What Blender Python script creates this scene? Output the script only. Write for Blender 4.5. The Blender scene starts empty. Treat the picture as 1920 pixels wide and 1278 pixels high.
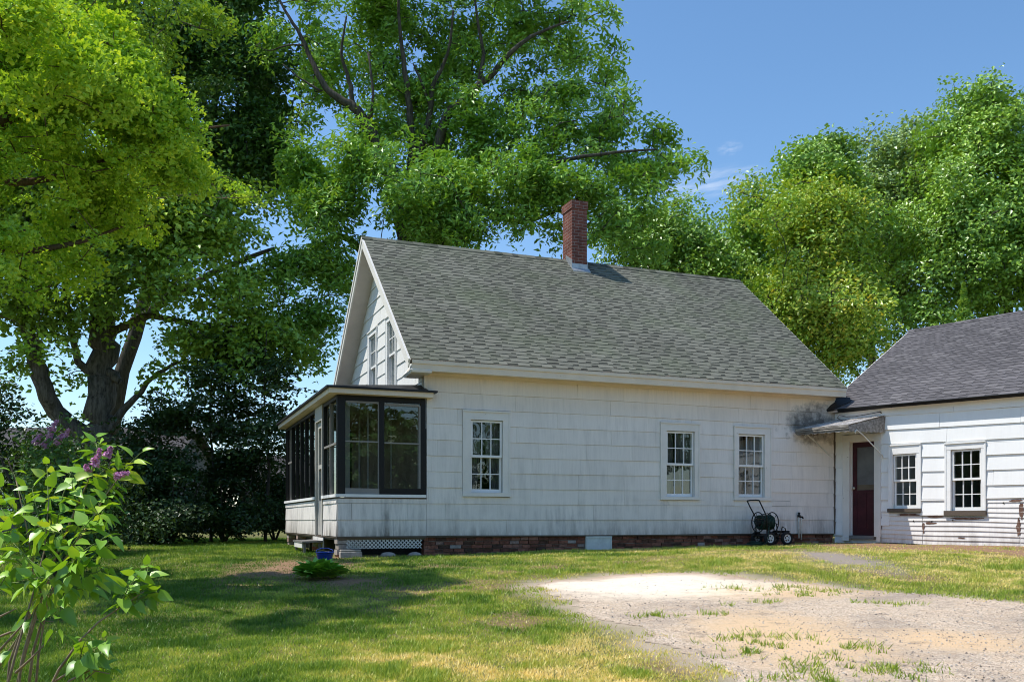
import bpy, bmesh, math, random
import numpy as np
from mathutils import Vector

random.seed(7)
RNG = np.random.default_rng(7)
SC = bpy.context.scene
COL = SC.collection
F, HY, EZ = 1709.6, 975.7, 1.55          # focal length and horizon (photo pixels), eye height


def at(px, py, Y):
    """world point seen at photo pixel (px, py) at distance Y"""
    return ((px - 960) / F * Y, Y, EZ - (py - HY) / F * Y)


def G(X, Y):
    """height of the ground"""
    X = np.asarray(X, float); Y = np.asarray(Y, float)
    zp = .95 + .0115 * np.clip(X + 1.64, 0, 14)
    ye = 17.2 - .12 * np.clip(X - 1, 0, 12)
    t = np.maximum(Y, 0) / ye
    s = -np.logaddexp(-12 * t, -12.0) / 12
    return zp * s


# ------------------------------------------------------------------ numpy noise
def _hash(i, j, seed):
    i = i.astype(np.int64); j = j.astype(np.int64)
    n = (i * 374761393 + j * 668265263 + seed * 974711) & 0x7fffffff
    n = ((n ^ (n >> 13)) * 1274126177) & 0x7fffffff
    n = (n ^ (n >> 16)) & 0xffff
    return n / 65535.0


def vnoise(x, y, seed=0):
    x = np.asarray(x, float); y = np.asarray(y, float)
    i = np.floor(x); j = np.floor(y); fx = x - i; fy = y - j
    fx = fx * fx * (3 - 2 * fx); fy = fy * fy * (3 - 2 * fy)
    a = _hash(i, j, seed); b = _hash(i + 1, j, seed); c = _hash(i, j + 1, seed); d = _hash(i + 1, j + 1, seed)
    return (a * (1 - fx) + b * fx) * (1 - fy) + (c * (1 - fx) + d * fx) * fy


def fbm(x, y, sc=1.0, octv=4, seed=0):
    r = 0; amp = .5; tot = 0
    for k in range(octv):
        r = r + amp * vnoise(np.asarray(x) * sc, np.asarray(y) * sc, seed + k * 17)
        tot += amp; sc *= 2.03; amp *= .55
    return r / tot


# ------------------------------------------------------------------ object helpers
def tag(o, label=None, cat=None, group=None, kind=None):
    if label: o['label'] = label
    if cat: o['category'] = cat
    if group: o['group'] = group
    if kind: o['kind'] = kind
    return o


def empty(name, loc=(0, 0, 0), rz=0.0, label=None, cat=None, group=None):
    o = bpy.data.objects.new(name, None); COL.objects.link(o)
    o.location = loc; o.rotation_euler = (0, 0, rz); o.empty_display_size = .2
    return tag(o, label, cat, group)


def np_mesh(name, verts, faces_n, loops, mats, parent=None, rnd=None, midx=None, smooth=False, extra=None):
    """verts (N,3); faces_n = verts per face (int or array); loops flat"""
    me = bpy.data.meshes.new(name)
    verts = np.asarray(verts, np.float32); loops = np.asarray(loops, np.int32).ravel()
    nf = len(loops) // faces_n if np.isscalar(faces_n) else len(faces_n)
    tot = np.full(nf, faces_n, np.int32) if np.isscalar(faces_n) else np.asarray(faces_n, np.int32)
    start = np.concatenate([[0], np.cumsum(tot)[:-1]]).astype(np.int32)
    me.vertices.add(len(verts)); me.vertices.foreach_set('co', verts.ravel())
    me.loops.add(len(loops)); me.loops.foreach_set('vertex_index', loops)
    me.polygons.add(nf); me.polygons.foreach_set('loop_start', start); me.polygons.foreach_set('loop_total', tot)
    if midx is not None: me.polygons.foreach_set('material_index', np.asarray(midx, np.int32))
    me.update(calc_edges=True)
    for m in mats: me.materials.append(m)
    if rnd is not None:
        a = me.attributes.new('rnd', 'FLOAT', 'FACE'); a.data.foreach_set('value', np.asarray(rnd, np.float32))
    for k, v in (extra or {}).items():
        a = me.attributes.new(k, 'FLOAT', 'POINT'); a.data.foreach_set('value', np.asarray(v, np.float32))
    me.polygons.foreach_set('use_smooth', np.full(nf, smooth, bool))
    o = bpy.data.objects.new(name, me); COL.objects.link(o)
    if parent: o.parent = parent
    return o


TF = lambda x, d, z: (x, -d, z)          # a wall facing local -y


class MB:
    def __init__(s, T=TF):
        s.v = []; s.f = []; s.m = []; s.r = []; s.T = T

    def add(s, pts, faces, m=0, r=None, raw=False):
        b = len(s.v); r = random.random() if r is None else r
        s.v += [tuple(p) if raw else s.T(*p) for p in pts]
        for f in faces:
            s.f.append([b + i for i in f]); s.m.append(m); s.r.append(r)
        return s

    def box(s, x0, x1, d0, d1, z0, z1, m=0, r=None):
        p = [(x, d, z) for x in (x0, x1) for d in (d0, d1) for z in (z0, z1)]
        return s.add(p, [(0, 1, 3, 2), (4, 6, 7, 5), (0, 4, 5, 1), (2, 3, 7, 6), (0, 2, 6, 4), (1, 5, 7, 3)], m, r)

    def poly(s, pts, m=0, r=None, raw=False):
        return s.add(pts, [tuple(range(len(pts)))], m, r, raw)

    def tube(s, pts, rad, n=6, m=0, r=None, cap=True):
        """pts already in object space"""
        pts = [Vector(p) for p in pts]
        if not hasattr(rad, '__len__'): rad = [rad] * len(pts)
        b = len(s.v); r = random.random() if r is None else r
        up = None
        for k, p in enumerate(pts):
            t = (pts[min(k + 1, len(pts) - 1)] - pts[max(k - 1, 0)])
            t = t.normalized() if t.length > 1e-9 else Vector((0, 0, 1))
            if up is None:
                up = t.cross(Vector((0, 0, 1)))
                if up.length < .05: up = t.cross(Vector((1, 0, 0)))
            up = (up - t * up.dot(t)).normalized(); w = t.cross(up)
            for q in range(n):
                a = 2 * math.pi * q / n
                s.v.append(tuple(p + (up * math.cos(a) + w * math.sin(a)) * rad[k]))
        for k in range(len(pts) - 1):
            for q in range(n):
                q2 = (q + 1) % n
                s.f.append([b + k * n + q, b + k * n + q2, b + (k + 1) * n + q2, b + (k + 1) * n + q]); s.m.append(m); s.r.append(r)
        if cap:
            s.f.append([b + q for q in range(n)][::-1]); s.m.append(m); s.r.append(r)
            e = b + (len(pts) - 1) * n
            s.f.append([e + q for q in range(n)]); s.m.append(m); s.r.append(r)
        return s

    def disc(s, c, axis, prof, n=24, m=0, r=None):
        """lathe: prof list of (offset along axis, radius); object space"""
        c = Vector(c); ax = Vector(axis).normalized()
        e1 = ax.orthogonal().normalized(); e2 = ax.cross(e1)
        b = len(s.v); r = random.random() if r is None else r
        for (h, rr) in prof:
            for q in range(n):
                a = 2 * math.pi * q / n
                s.v.append(tuple(c + ax * h + (e1 * math.cos(a) + e2 * math.sin(a)) * max(rr, 1e-4)))
        for k in range(len(prof) - 1):
            for q in range(n):
                q2 = (q + 1) % n
                s.f.append([b + k * n + q, b + k * n + q2, b + (k + 1) * n + q2, b + (k + 1) * n + q]); s.m.append(m); s.r.append(r)
        return s

    def ring(s, c, axis, R, rr, n=28, k=8, m=0):
        c = Vector(c); ax = Vector(axis).normalized(); e1 = ax.orthogonal().normalized(); e2 = ax.cross(e1)
        b = len(s.v); r = random.random()
        for i in range(n):
            a = 2 * math.pi * i / n; d = e1 * math.cos(a) + e2 * math.sin(a)
            for j in range(k):
                t = 2 * math.pi * j / k
                s.v.append(tuple(c + d * (R + rr * math.cos(t)) + ax * rr * math.sin(t)))
        for i in range(n):
            for j in range(k):
                i2 = (i + 1) % n; j2 = (j + 1) % k
                s.f.append([b + i * k + j, b + i2 * k + j, b + i2 * k + j2, b + i * k + j2]); s.m.append(m); s.r.append(r)
        return s

    def build(s, name, mats, parent=None, smooth=False, closed=True, out=None):
        if not isinstance(mats, (list, tuple)): mats = [mats]
        v = np.array(s.v, float)
        fs = s.f
        if out is not None:                      # orient open faces along `out` (d direction)
            o0 = Vector(s.T(0, 0, 0)); ov = (Vector(s.T(0, out, 0)) - o0)
            g = []
            for f in fs:
                a, b, c = (Vector(s.v[i]) for i in f[:3])
                g.append(f if (b - a).cross(c - a).dot(ov) > 0 else f[::-1])
            fs = g; closed = False
        tot = [len(f) for f in fs]; loops = [i for f in fs for i in f]
        o = np_mesh(name, v, tot, loops, mats, parent, rnd=s.r, midx=s.m, smooth=smooth)
        if closed:
            bm = bmesh.new(); bm.from_mesh(o.data)
            bmesh.ops.recalc_face_normals(bm, faces=bm.faces); bm.to_mesh(o.data); bm.free()
        return o


# ------------------------------------------------------------------ materials
class NT:
    def __init__(s, name):
        s.mat = bpy.data.materials.new(name); s.mat.use_nodes = True
        s.t = s.mat.node_tree; s.t.nodes.clear()
        s.out = s.t.nodes.new('ShaderNodeOutputMaterial')

    def n(s, typ, props=None, **ins):
        nd = s.t.nodes.new('ShaderNode' + typ)
        for k, v in (props or {}).items(): setattr(nd, k, v)
        for k, v in ins.items(): s.set(nd, k, v)
        return nd

    def set(s, nd, k, v):
        key = int(k[1:]) if k[0] == 'i' and k[1:].isdigit() else k.replace('_', ' ')
        sock = nd.inputs[key]
        if hasattr(v, 'outputs'): v = v.outputs[0]
        if isinstance(v, bpy.types.NodeSocket): s.t.links.new(v, sock)
        elif isinstance(v, (tuple, list)) and sock.type == 'RGBA': sock.default_value = (*v, 1.0)[:4]
        else: sock.default_value = v

    def noise(s, vec, scale, detail=4, rough=.6):
        return s.n('TexNoise', Vector=vec, Scale=scale, Detail=detail, Roughness=rough).outputs[0]

    def ramp(s, fac, stops):
        r = s.n('ValToRGB', Fac=fac); e = r.color_ramp.elements
        while len(e) > len(stops): e.remove(e[-1])
        while len(e) < len(stops): e.new(.5)
        for el, (p, c) in zip(e, stops):
            el.position = p; el.color = (*c, 1) if hasattr(c, '__len__') else (c, c, c, 1)
        return r.outputs[0]

    def mix(s, fac, a, b, mode='MIX'):
        m = s.n('Mix', {'data_type': 'RGBA', 'blend_type': mode})
        for k, v in ((0, fac), (6, a), (7, b)):
            sock = m.inputs[k]
            if hasattr(v, 'outputs'): v = v.outputs[0]
            if isinstance(v, bpy.types.NodeSocket): s.t.links.new(v, sock)
            elif k: sock.default_value = (*v, 1.0)[:4] if hasattr(v, '__len__') else (v, v, v, 1)
            else: sock.default_value = v
        return m.outputs[2]

    def math(s, op, a, b=0.0, clamp=False):
        m = s.n('Math', {'operation': op, 'use_clamp': clamp}, i0=a, i1=b); return m.outputs[0]

    def attr(s, name='rnd'):
        return s.n('Attribute', {'attribute_name': name}).outputs['Fac']

    def obj(s, scale=(1, 1, 1)):
        c = s.n('TexCoord').outputs['Object']
        return s.n('Mapping', Vector=c, Scale=scale).outputs[0]

    def xyz(s):
        return s.n('SeparateXYZ', Vector=s.n('TexCoord').outputs['Object']).outputs

    def finish(s, color, rough=.7, bump=None, bstr=.3, bdist=.01, spec=.3, metal=0.0):
        p = s.n('BsdfPrincipled', Base_Color=color, Roughness=rough, Metallic=metal)
        p.inputs['Specular IOR Level'].default_value = spec
        if bump is not None:
            b = s.n('Bump', Height=bump, Strength=bstr, Distance=bdist); s.set(p, 'Normal', b.outputs[0])
        s.t.links.new(p.outputs[0], s.out.inputs[0]); return s.mat

    def surf(s, sh):
        s.t.links.new(sh.outputs[0] if hasattr(sh, 'outputs') else sh, s.out.inputs[0]); return s.mat


M = {}


def plain(name, col, rough=.6, var=.25, scale=12, metal=0., spec=.3):
    t = NT(name); v = t.obj()
    f = t.noise(v, scale, 5)
    lo = tuple(c * (1 - var) for c in col); hi = tuple(min(1, c * (1 + var)) for c in col)
    M[name] = t.finish(t.ramp(f, [(.3, lo), (.7, hi)]), rough, f, .2, .004, spec, metal)
    return M[name]


def siding_mat(name, white, z_low, z_high, mold, warm=True, smudge=None):
    t = NT(name); v = t.obj(); x, y, z = t.xyz()
    r = t.attr()
    streak = t.noise(t.obj((4.5, 4.5, .6)), 1.6, 6, .65)
    blot = t.noise(v, 1.1, 5, .6)
    fine = t.noise(v, 38, 3, .6)
    c = t.mix(t.math('MULTIPLY', r, .42), white, tuple(k * .80 for k in white))
    m = t.math('MULTIPLY', t.ramp(streak, [(.42, 0.), (.72, 1.)]), t.ramp(blot, [(.38, 0.), (.62, 1.)]))
    low = t.n('MapRange', Value=z, From_Min=z_low, From_Max=z_high, To_Min=1., To_Max=0.); low.clamp = True
    lowf = t.math('POWER', low.outputs[0], 1.6)
    amt = t.math('MULTIPLY', m, t.math('ADD', .34 * mold, t.math('MULTIPLY', lowf, .8 * mold)), True)
    c = t.mix(amt, c, (.10, .10, .095))
    # dirt washed down in each course
    c = t.mix(t.math('MULTIPLY', t.ramp(t.noise(t.obj((26, 26, 1.2)), 1.4, 4), [(.45, 0.), (.75, 1.)]), .16 * mold), c, (.22, .205, .19))
    splash = t.n('MapRange', Value=z, From_Min=z_low, From_Max=z_low + .42, To_Min=1., To_Max=0.); splash.clamp = True
    sp = t.math('MULTIPLY', t.math('POWER', splash.outputs[0], 1.5), t.ramp(t.noise(t.obj((5, 5, 1.)), 1.5, 6, .7), [(.35, 0.), (.68, 1.)]))
    c = t.mix(t.math('MULTIPLY', sp, .75 * min(1, mold * 1.2)), c, (.17, .125, .08))
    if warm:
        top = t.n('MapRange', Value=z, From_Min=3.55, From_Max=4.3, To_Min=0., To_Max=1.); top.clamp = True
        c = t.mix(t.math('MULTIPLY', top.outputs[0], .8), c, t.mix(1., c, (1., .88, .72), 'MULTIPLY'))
    if smudge:
        (sx, sz, rx, rz) = smudge
        a = t.math('POWER', t.math('DIVIDE', t.math('SUBTRACT', x, sx), rx), 2.); b = t.math('POWER', t.math('DIVIDE', t.math('SUBTRACT', z, sz), rz), 2.)
        dd = t.math('ADD', t.math('ADD', a, b), t.math('MULTIPLY', t.math('SUBTRACT', t.noise(v, 3.2, 6, .7), .5), 3.4))
        c = t.mix(t.ramp(dd, [(-.1, .85), (1.1, 0.)]), c, (.06, .055, .05))
    flake = t.ramp(t.noise(v, 14, 6, .7), [(.70, 0.), (.74, 1.)])
    c = t.mix(t.math('MULTIPLY', flake, .35), c, (.3, .27, .24))
    M[name] = t.finish(c, .62, fine, .25, .003, .25)


def shingle_mat(name, stops, grain=140, moss=None):
    t = NT(name); v = t.obj(); r = t.attr()
    c = t.ramp(r, stops)
    g = t.noise(v, grain, 3, .7)
    c = t.mix(1., c, t.ramp(g, [(.25, .55), (.75, 1.35)]), 'MULTIPLY')
    w = t.noise(v, .55, 5, .6)
    c = t.mix(1., c, t.ramp(w, [(.3, .78), (.7, 1.14)]), 'MULTIPLY')
    if moss: c = t.mix(t.ramp(t.noise(v, 1.0, 5), [(.45, 0.), (.72, .55)]), c, moss)
    M[name] = t.finish(c, .92, g, .5, .004, .15)


def brick_mat(name, c1, c2, mortar, scale=1.0):
    t = NT(name); x, y, z = t.xyz()
    cv = t.n('CombineXYZ', X=t.math('ADD', x, y), Y=z, Z=0.0)
    b = t.n('TexBrick', Vector=cv.outputs[0], Color1=c1, Color2=c2, Mortar=mortar, Scale=1.0, Mortar_Size=.006, Brick_Width=.21, Row_Height=.075)
    b.inputs['Mortar Smooth'].default_value = .3
    n = t.noise(t.obj(), 7, 5, .65)
    c = t.mix(1., b.outputs[0], t.ramp(n, [(.25, .5), (.75, 1.3)]), 'MULTIPLY')
    M[name] = t.finish(c, .85, t.math('ADD', t.math('MULTIPLY', b.outputs[1], -1.0), t.math('MULTIPLY', n, .5)), .6, .01, .2)


def leaf_mat(name, stops, trans, tmix=.4, gloss=.08, gain=3.6):
    t = NT(name); r = t.attr()
    gloss *= .6; tmix = tmix * .55
    stops = [(p, (c[0] * gain * 1.22, c[1] * gain, c[2] * gain * .95)) for p, c in stops]
    c = t.ramp(r, stops)
    d = t.n('BsdfDiffuse', Color=c)
    tr = t.n('BsdfTranslucent', Color=t.mix(1., c, trans, 'MULTIPLY'))
    m = t.n('MixShader', i0=tmix, i1=d.outputs[0], i2=tr.outputs[0])
    g = t.n('BsdfGlossy', Color=(.9, .95, .9), Roughness=.38)
    M[name] = t.surf(t.n('MixShader', i0=gloss, i1=m.outputs[0], i2=g.outputs[0]))


def bark_mat(name, lo, hi, sx=9.):
    t = NT(name); v = t.obj((sx, sx, 1.6))
    n = t.noise(v, 1.5, 8, .7)
    c = t.ramp(n, [(.3, lo), (.62, hi), (.8, tuple(k * .7 for k in hi))])
    c = t.mix(t.ramp(t.noise(t.obj(), 2.2, 4), [(.5, 0.), (.75, .5)]), c, (.05, .06, .03))
    M[name] = t.finish(c, .95, n, 1.0, .06, .1)


def glass_mat(name, base=.06, gain=1.4, tint=(.9, .95, .95)):
    t = NT(name)
    fr = t.n('Fresnel', IOR=1.5)
    bf = t.n('NewGeometry').outputs['Backfacing']
    fac = t.math('ADD', base, t.math('MULTIPLY', fr.outputs[0], gain), True)
    fac = t.mix(bf, fac, .1)
    nz = t.noise(t.obj(), 2.3, 2)
    bp = t.n('Bump', Height=nz, Strength=.12, Distance=.02)
    g = t.n('BsdfGlossy', Color=tint, Roughness=.015, Normal=bp.outputs[0])
    tr = t.n('BsdfTransparent', Color=tint)
    M[name] = t.surf(t.n('MixShader', i0=fac, i1=tr.outputs[0], i2=g.outputs[0]))


siding_mat('old_siding', (.88, .825, .765), 1.26, 2.4, .68, True, (9.15, 3.72, .95, .5))
siding_mat('porch_siding', (.87, .82, .765), 1.24, 2.1, 1.15, False)
siding_mat('gable_siding', (.86, .85, .82), 0.5, .6, .35, False)
siding_mat('wing_siding', (.92, .915, .90), 0.5, .6, .22, False)
siding_mat('clapboard_paint', (.84, .81, .78), 1.05, 1.5, .7, False)


def trim(name, col, chips=.3):
    t = NT(name); v = t.obj()
    n = t.noise(v, 9, 7, .7); s = t.noise(t.obj((2, 2, 14)), 2, 4)
    c = t.mix(t.ramp(t.noise(v, 2.5, 5), [(.4, 0.), (.8, .5)]), col, tuple(k * .72 for k in col))
    c = t.mix(t.math('MULTIPLY', t.ramp(n, [(.66, 0.), (.70, 1.)]), chips), c, (.14, .115, .09))
    M[name] = t.finish(c, .55, t.math('ADD', n, s), .25, .004, .3)


trim('cream_trim', (.82, .69, .53), .45)
trim('white_trim', (.82, .785, .73), .6)
trim('bright_trim', (.90, .89, .87), .3)
trim('rotten_sill', (.12, .095, .075), 1.)
trim('soffit_paint', (.72, .62, .56), .25)
trim('dark_frame', (.009, .009, .008), .0)
trim('grey_sash', (.26, .245, .225), .6)
trim('old_door', (.48, .46, .42), .6)
trim('step_wood', (.20, .19, .18), .6)
shingle_mat('green_shingle', [(0., (.060, .060, .050)), (.3, (.090, .092, .076)), (.38, (.165, .165, .134)), (.75, (.182, .181, .147)), (1., (.200, .197, .160))], 120, (.125, .15, .088))
shingle_mat('purple_shingle', [(0., (.085, .08, .083)), (.3, (.10, .095, .099)), (.4, (.120, .113, .118)), (.8, (.142, .133, .138)), (1., (.17, .16, .163))], 120)
brick_mat('chimney_brick', (.215, .078, .056), (.155, .058, .045), (.29, .24, .21))
t = NT('rubble_brick'); r = t.attr()
n = t.noise(t.obj(), 14, 6, .7)
c = t.ramp(r, [(0., (.09, .055, .04)), (.45, (.30, .115, .075)), (.7, (.38, .17, .115)), (.85, (.36, .31, .27)), (1., (.52, .45, .40))])
M['rubble_brick'] = t.finish(t.mix(1., c, t.ramp(n, [(.25, .4), (.7, 1.2)]), 'MULTIPLY'), .9, n, .6, .02, .15)
plain('mortar', (.22, .17, .14), .95, .5, 9)
plain('dark_interior', (.028, .027, .026), .9, .3, 2)
plain('room_wall', (.16, .125, .085), .9, .3, 2)
plain('wing_room', (.30, .29, .29), .9, .2, 2)
plain('backing', (.10, .095, .09), .9, .3, 5)
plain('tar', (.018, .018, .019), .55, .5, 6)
plain('zinc', (.42, .44, .46), .45, .2, 9, .6)
plain('black_paint', (.012, .013, .013), .42, .4, 20)
plain('rubber', (.016, .016, .017), .8, .3, 30)
plain('hose_green', (.016, .045, .034), .5, .4, 40)
plain('wheel_white', (.72, .72, .70), .45, .1, 12)
plain('door_red', (.055, .010, .015), .45, .35, 5)
plain('brass', (.6, .55, .45), .35, .1, 8, .8)
plain('concrete', (.34, .31, .28), .95, .3, 12)
plain('lattice_white', (.74, .74, .70), .6, .12, 8)
plain('vent_paint', (.66, .70, .66), .6, .15, 6)
plain('pipe_white', (.66, .65, .60), .5, .2, 9)
plain('blue_plastic', (.012, .045, .26), .3, .35, 8)
plain('curtain_cloth', (.13, .12, .115), .9, .3, 4)
plain('far_wall', (.12, .118, .115), .9, .15, 2)
plain('far_roof', (.07, .065, .065), .9, .2, 2)
plain('cable_black', (.05, .05, .055), .6, .1, 5)
plain('stem_tan', (.30, .22, .15), .8, .35, 20)
plain('stem_green', (.16, .22, .06), .7, .3, 20)
glass_mat('glass', .04, 1.3)
glass_mat('porch_glass', .05, 1.5, (.82, .86, .82))
t = NT('awning_metal'); n = t.noise(t.obj((2, 7, 7)), 2.4, 7, .7)
M['awning_metal'] = t.finish(t.ramp(n, [(.32, (.07, .06, .052)), (.5, (.24, .215, .19)), (.62, (.40, .365, .33)), (.75, (.24, .15, .10))]), .6, n, .2, .004, .3)
t = NT('awning_top'); n = t.noise(t.obj((3, 3, 3)), 2.4, 7, .7)
M['awning_top'] = t.finish(t.ramp(n, [(.3, (.14, .12, .105)), (.5, (.42, .385, .35)), (.7, (.68, .64, .60))]), .6, n, .2, .004, .3)
t = NT('paint_flake'); n = t.noise(t.obj(), 16, 6, .7)
M['paint_flake'] = t.finish(t.ramp(n, [(.35, (.09, .045, .03)), (.6, (.20, .12, .09)), (.75, (.5, .45, .41))]), .85, n, .5, .006)
bark_mat('maple_bark', (.030, .026, .022), (.22, .195, .17))
bark_mat('oak_bark', (.022, .019, .016), (.13, .115, .095))
bark_mat('warm_bark', (.05, .034, .022), (.22, .15, .10))
YG = (1.35, 1.15, .35)
leaf_mat('maple_leaf', [(0., (.030, .070, .012)), (.5, (.060, .125, .018)), (.85, (.10, .17, .022)), (1., (.16, .20, .03))], YG, .42)
leaf_mat('young_leaf', [(0., (.050, .12, .014)), (.45, (.105, .19, .020)), (.8, (.175, .245, .024)), (.96, (.24, .25, .035)), (1., (.27, .19, .04))], (1.25, 1.15, .4), .55, .04, 3.4)
leaf_mat('oak_leaf', [(0., (.026, .070, .012)), (.5, (.052, .125, .017)), (.85, (.088, .165, .022)), (1., (.15, .20, .032))], YG, .42, .09)
leaf_mat('dark_leaf', [(0., (.012, .035, .010)), (.6, (.026, .070, .016)), (1., (.05, .11, .024))], YG, .3, .07, 3.0)
leaf_mat('shrub_leaf', [(0., (.010, .026, .008)), (.6, (.022, .058, .014)), (1., (.045, .10, .022))], YG, .3, .06, 1.6)
leaf_mat('right_leaf', [(0., (.034, .08, .014)), (.5, (.068, .14, .021)), (.85, (.105, .18, .027)), (1., (.16, .21, .036))], YG, .28, .1)
leaf_mat('grey_leaf', [(0., (.034, .07, .024)), (.5, (.066, .12, .038)), (1., (.11, .17, .055))], YG, .35, .1)
leaf_mat('gold_leaf', [(0., (.032, .09, .012)), (.45, (.070, .145, .018)), (.8, (.118, .175, .022)), (1., (.185, .19, .028))], YG, .42, .07, 3.2)
leaf_mat('lilac_leaf', [(0., (.045, .12, .014)), (.5, (.075, .18, .02)), (.85, (.12, .235, .028)), (1., (.20, .24, .045))], (1.35, 1.2, .3), .55, .08, 2.5)
leaf_mat('hosta_leaf', [(0., (.035, .10, .014)), (.6, (.06, .15, .02)), (1., (.11, .20, .03))], YG, .3, .1)
leaf_mat('lilac_bloom', [(0., (.22, .12, .24)), (.5, (.42, .26, .44)), (1., (.58, .46, .62))], (1., .9, 1.), .3, .02, 1.5)
leaf_mat('grass_blade', [(0., (.036, .09, .013)), (.25, (.085, .16, .024)), (.5, (.165, .235, .042)), (.72, (.255, .285, .080)), (1., (.40, .385, .20))], (1.15, 1.1, .5), .6, .03, 2.35)

# ================================================================== GROUND
DRIVE = np.array([(0.22, 11.95), (0.50, 12.6), (1.0, 13.1), (1.5, 13.42), (2.25, 13.45), (2.95, 13.25), (3.45, 12.5), (4.05, 11.8), (4.5, 11.2),
                  (5.1, 10.9), (5.6, 10.0), (7.2, 8.6), (9.5, 7.0), (10., 1.), (9., -6.), (2.6, -6.), (2.2, 2.), (1.95, 5.0), (1.66, 6.6), (1.45, 7.3), (1.2, 8.55), (.82, 10.05), (.30, 11.35)])


def poly_sd(X, Y, P):
    """signed distance to polygon P (negative inside)"""
    X = np.asarray(X, float); Y = np.asarray(Y, float)
    d = np.full(X.shape, 1e9); ins = np.zeros(X.shape, bool)
    for k in range(len(P)):
        ax, ay = P[k]; bx, by = P[(k + 1) % len(P)]
        ex, ey = bx - ax, by - ay; wx, wy = X - ax, Y - ay
        h = np.clip((wx * ex + wy * ey) / (ex * ex + ey * ey), 0, 1)
        d = np.minimum(d, np.hypot(wx - ex * h, wy - ey * h))
        c = ((ay > Y) != (by > Y)) & (X < (bx - ax) * (Y - ay) / (by - ay + 1e-12) + ax)
        ins ^= c
    return np.where(ins, -d, d)


def drive_sd(X, Y):
    return poly_sd(X, Y, DRIVE) + (fbm(X, Y, 1.3, 4, 3) - .5) * .55 + (fbm(X, Y, 6, 2, 9) - .5) * .22


WEEDS = [(2.2, 8.15, .42, .30), (2.45, 7.15, .36, .22), (2.75, 7.7, .3, .2), (3.1, 11.6, .5, .22), (3.75, 11.2, .35, .2), (3.3, 10.9, .2, .12), (2.1, 9.6, .12, .12),
         (1.5, 9.5, .22, .18), (2.5, 10.2, .12, .1), (2.9, 10.4, .14, .1), (4.2, 10.2, .3, .15), (1.95, 7.6, .3, .2), (2.9, 6.9, .3, .2), (2.3, 6.6, .45, .25)]


def soil_mask(X, Y):
    s = np.zeros(np.shape(X))
    s = np.maximum(s, np.clip(1.4 - np.hypot((X + 3.5) / .9, (Y - 14.6) / 2.0), 0, 1))
    s = np.maximum(s, np.clip(1.35 - np.hypot((X + 2.4) / .8, (Y - 12.9) / .8), 0, 1) * .9)
    # strip under the wing wall
    wx, wy = 7.39 + .616 * 1., 20.88 - .788
    a = (X - 7.39) * .616 + (Y - 20.88) * -.788; b = -((X - 7.39) * .788 + (Y - 20.88) * .616)
    s = np.maximum(s, np.where((a > -.5), np.clip((3.3 - np.abs(b)) / 1.3, 0, 1), 0))
    # strip under the house wall
    v = (X + 1.64) * -.368 + (Y - 17.3) * .93; u = (X + 1.64) * .93 + (Y - 17.3) * .368
    s = np.maximum(s, np.where((u > -2.2) & (u < 9.9), np.clip(1.25 - np.abs(v) / .3, 0, 1), 0))
    s = np.clip(s + (fbm(X, Y, 2.2, 4, 31) - .5) * 1.1 * (s > .02), 0, 1)
    s = np.maximum(s, np.clip((fbm(X, Y, .75, 4, 77) - .64) * 5, 0, .55))
    return s


def pad_mask(X, Y):
    # worn gravel pad at the side door
    return np.clip(1.35 - np.hypot((X - 5.45) / .62, (Y - 15.3) / 2.1) + (fbm(X, Y, 2.4, 3, 5) - .5) * .8, 0, 1)


t = NT('ground'); v = t.n('NewGeometry').outputs['Position']
bare = t.attr('bare'); soil = t.attr('soil')
n1 = t.noise(v, 1.4, 6); n2 = t.noise(v, 24, 5, .7); n3 = t.noise(v, 120, 3, .7)
g = t.ramp(n2, [(.3, (.06, .085, .02)), (.55, (.13, .15, .04)), (.75, (.26, .22, .09))])
g = t.mix(t.ramp(n1, [(.4, 0.), (.65, .6)]), g, (.24, .20, .09))
so = t.ramp(n2, [(.3, (.19, .105, .06)), (.6, (.36, .225, .14)), (.8, (.48, .35, .24))])
sa = t.ramp(n3, [(.3, (.34, .26, .17)), (.6, (.56, .46, .35)), (.8, (.68, .62, .54))])
c = t.mix(soil, g, so); c = t.mix(bare, c, sa); c = t.mix(t.attr('pad'), c, t.ramp(n3, [(.3, (.22, .18, .15)), (.7, (.42, .36, .31))]))
M['ground'] = t.finish(c, .95, t.math('ADD', n2, n3), .6, .02, .1)

t = NT('gravel'); v = t.n('NewGeometry').outputs['Position']
white = t.attr('white'); edge = t.attr('edge'); sand = t.attr('sand')
vo = t.n('TexVoronoi', Vector=v, Scale=80.); vo2 = t.n('TexVoronoi', Vector=v, Scale=120.)
sep = t.n('SeparateColor', Color=vo.outputs['Color'])
st = t.ramp(sep.outputs[0], [(0., (.26, .215, .18)), (.4, (.44, .375, .32)), (.8, (.56, .485, .415)), (1., (.68, .60, .52))])
st = t.mix(t.ramp(t.noise(v, .9, 7, .7), [(.45, 0.), (.66, .75)]), st, (.24, .21, .195))
n3 = t.noise(v, 90, 4, .75); n2 = t.noise(v, 5, 5, .65)
sa = t.ramp(n3, [(.3, (.46, .34, .22)), (.6, (.64, .49, .34)), (.8, (.74, .62, .49))])
wh = t.ramp(n3, [(.25, (.52, .45, .37)), (.5, (.76, .70, .62)), (.8, (.85, .81, .75))])
c = t.mix(t.ramp(t.math('ADD', sand, t.math('MULTIPLY', t.math('SUBTRACT', n2, .5), 1.2)), [(-.0, 0.05), (.75, 1.)]), st, sa)
c = t.mix(t.ramp(t.math('ADD', white, t.math('MULTIPLY', t.math('SUBTRACT', n2, .5), 1.5)), [(.15, 0.), (.95, 1.)]), c, wh)
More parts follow.
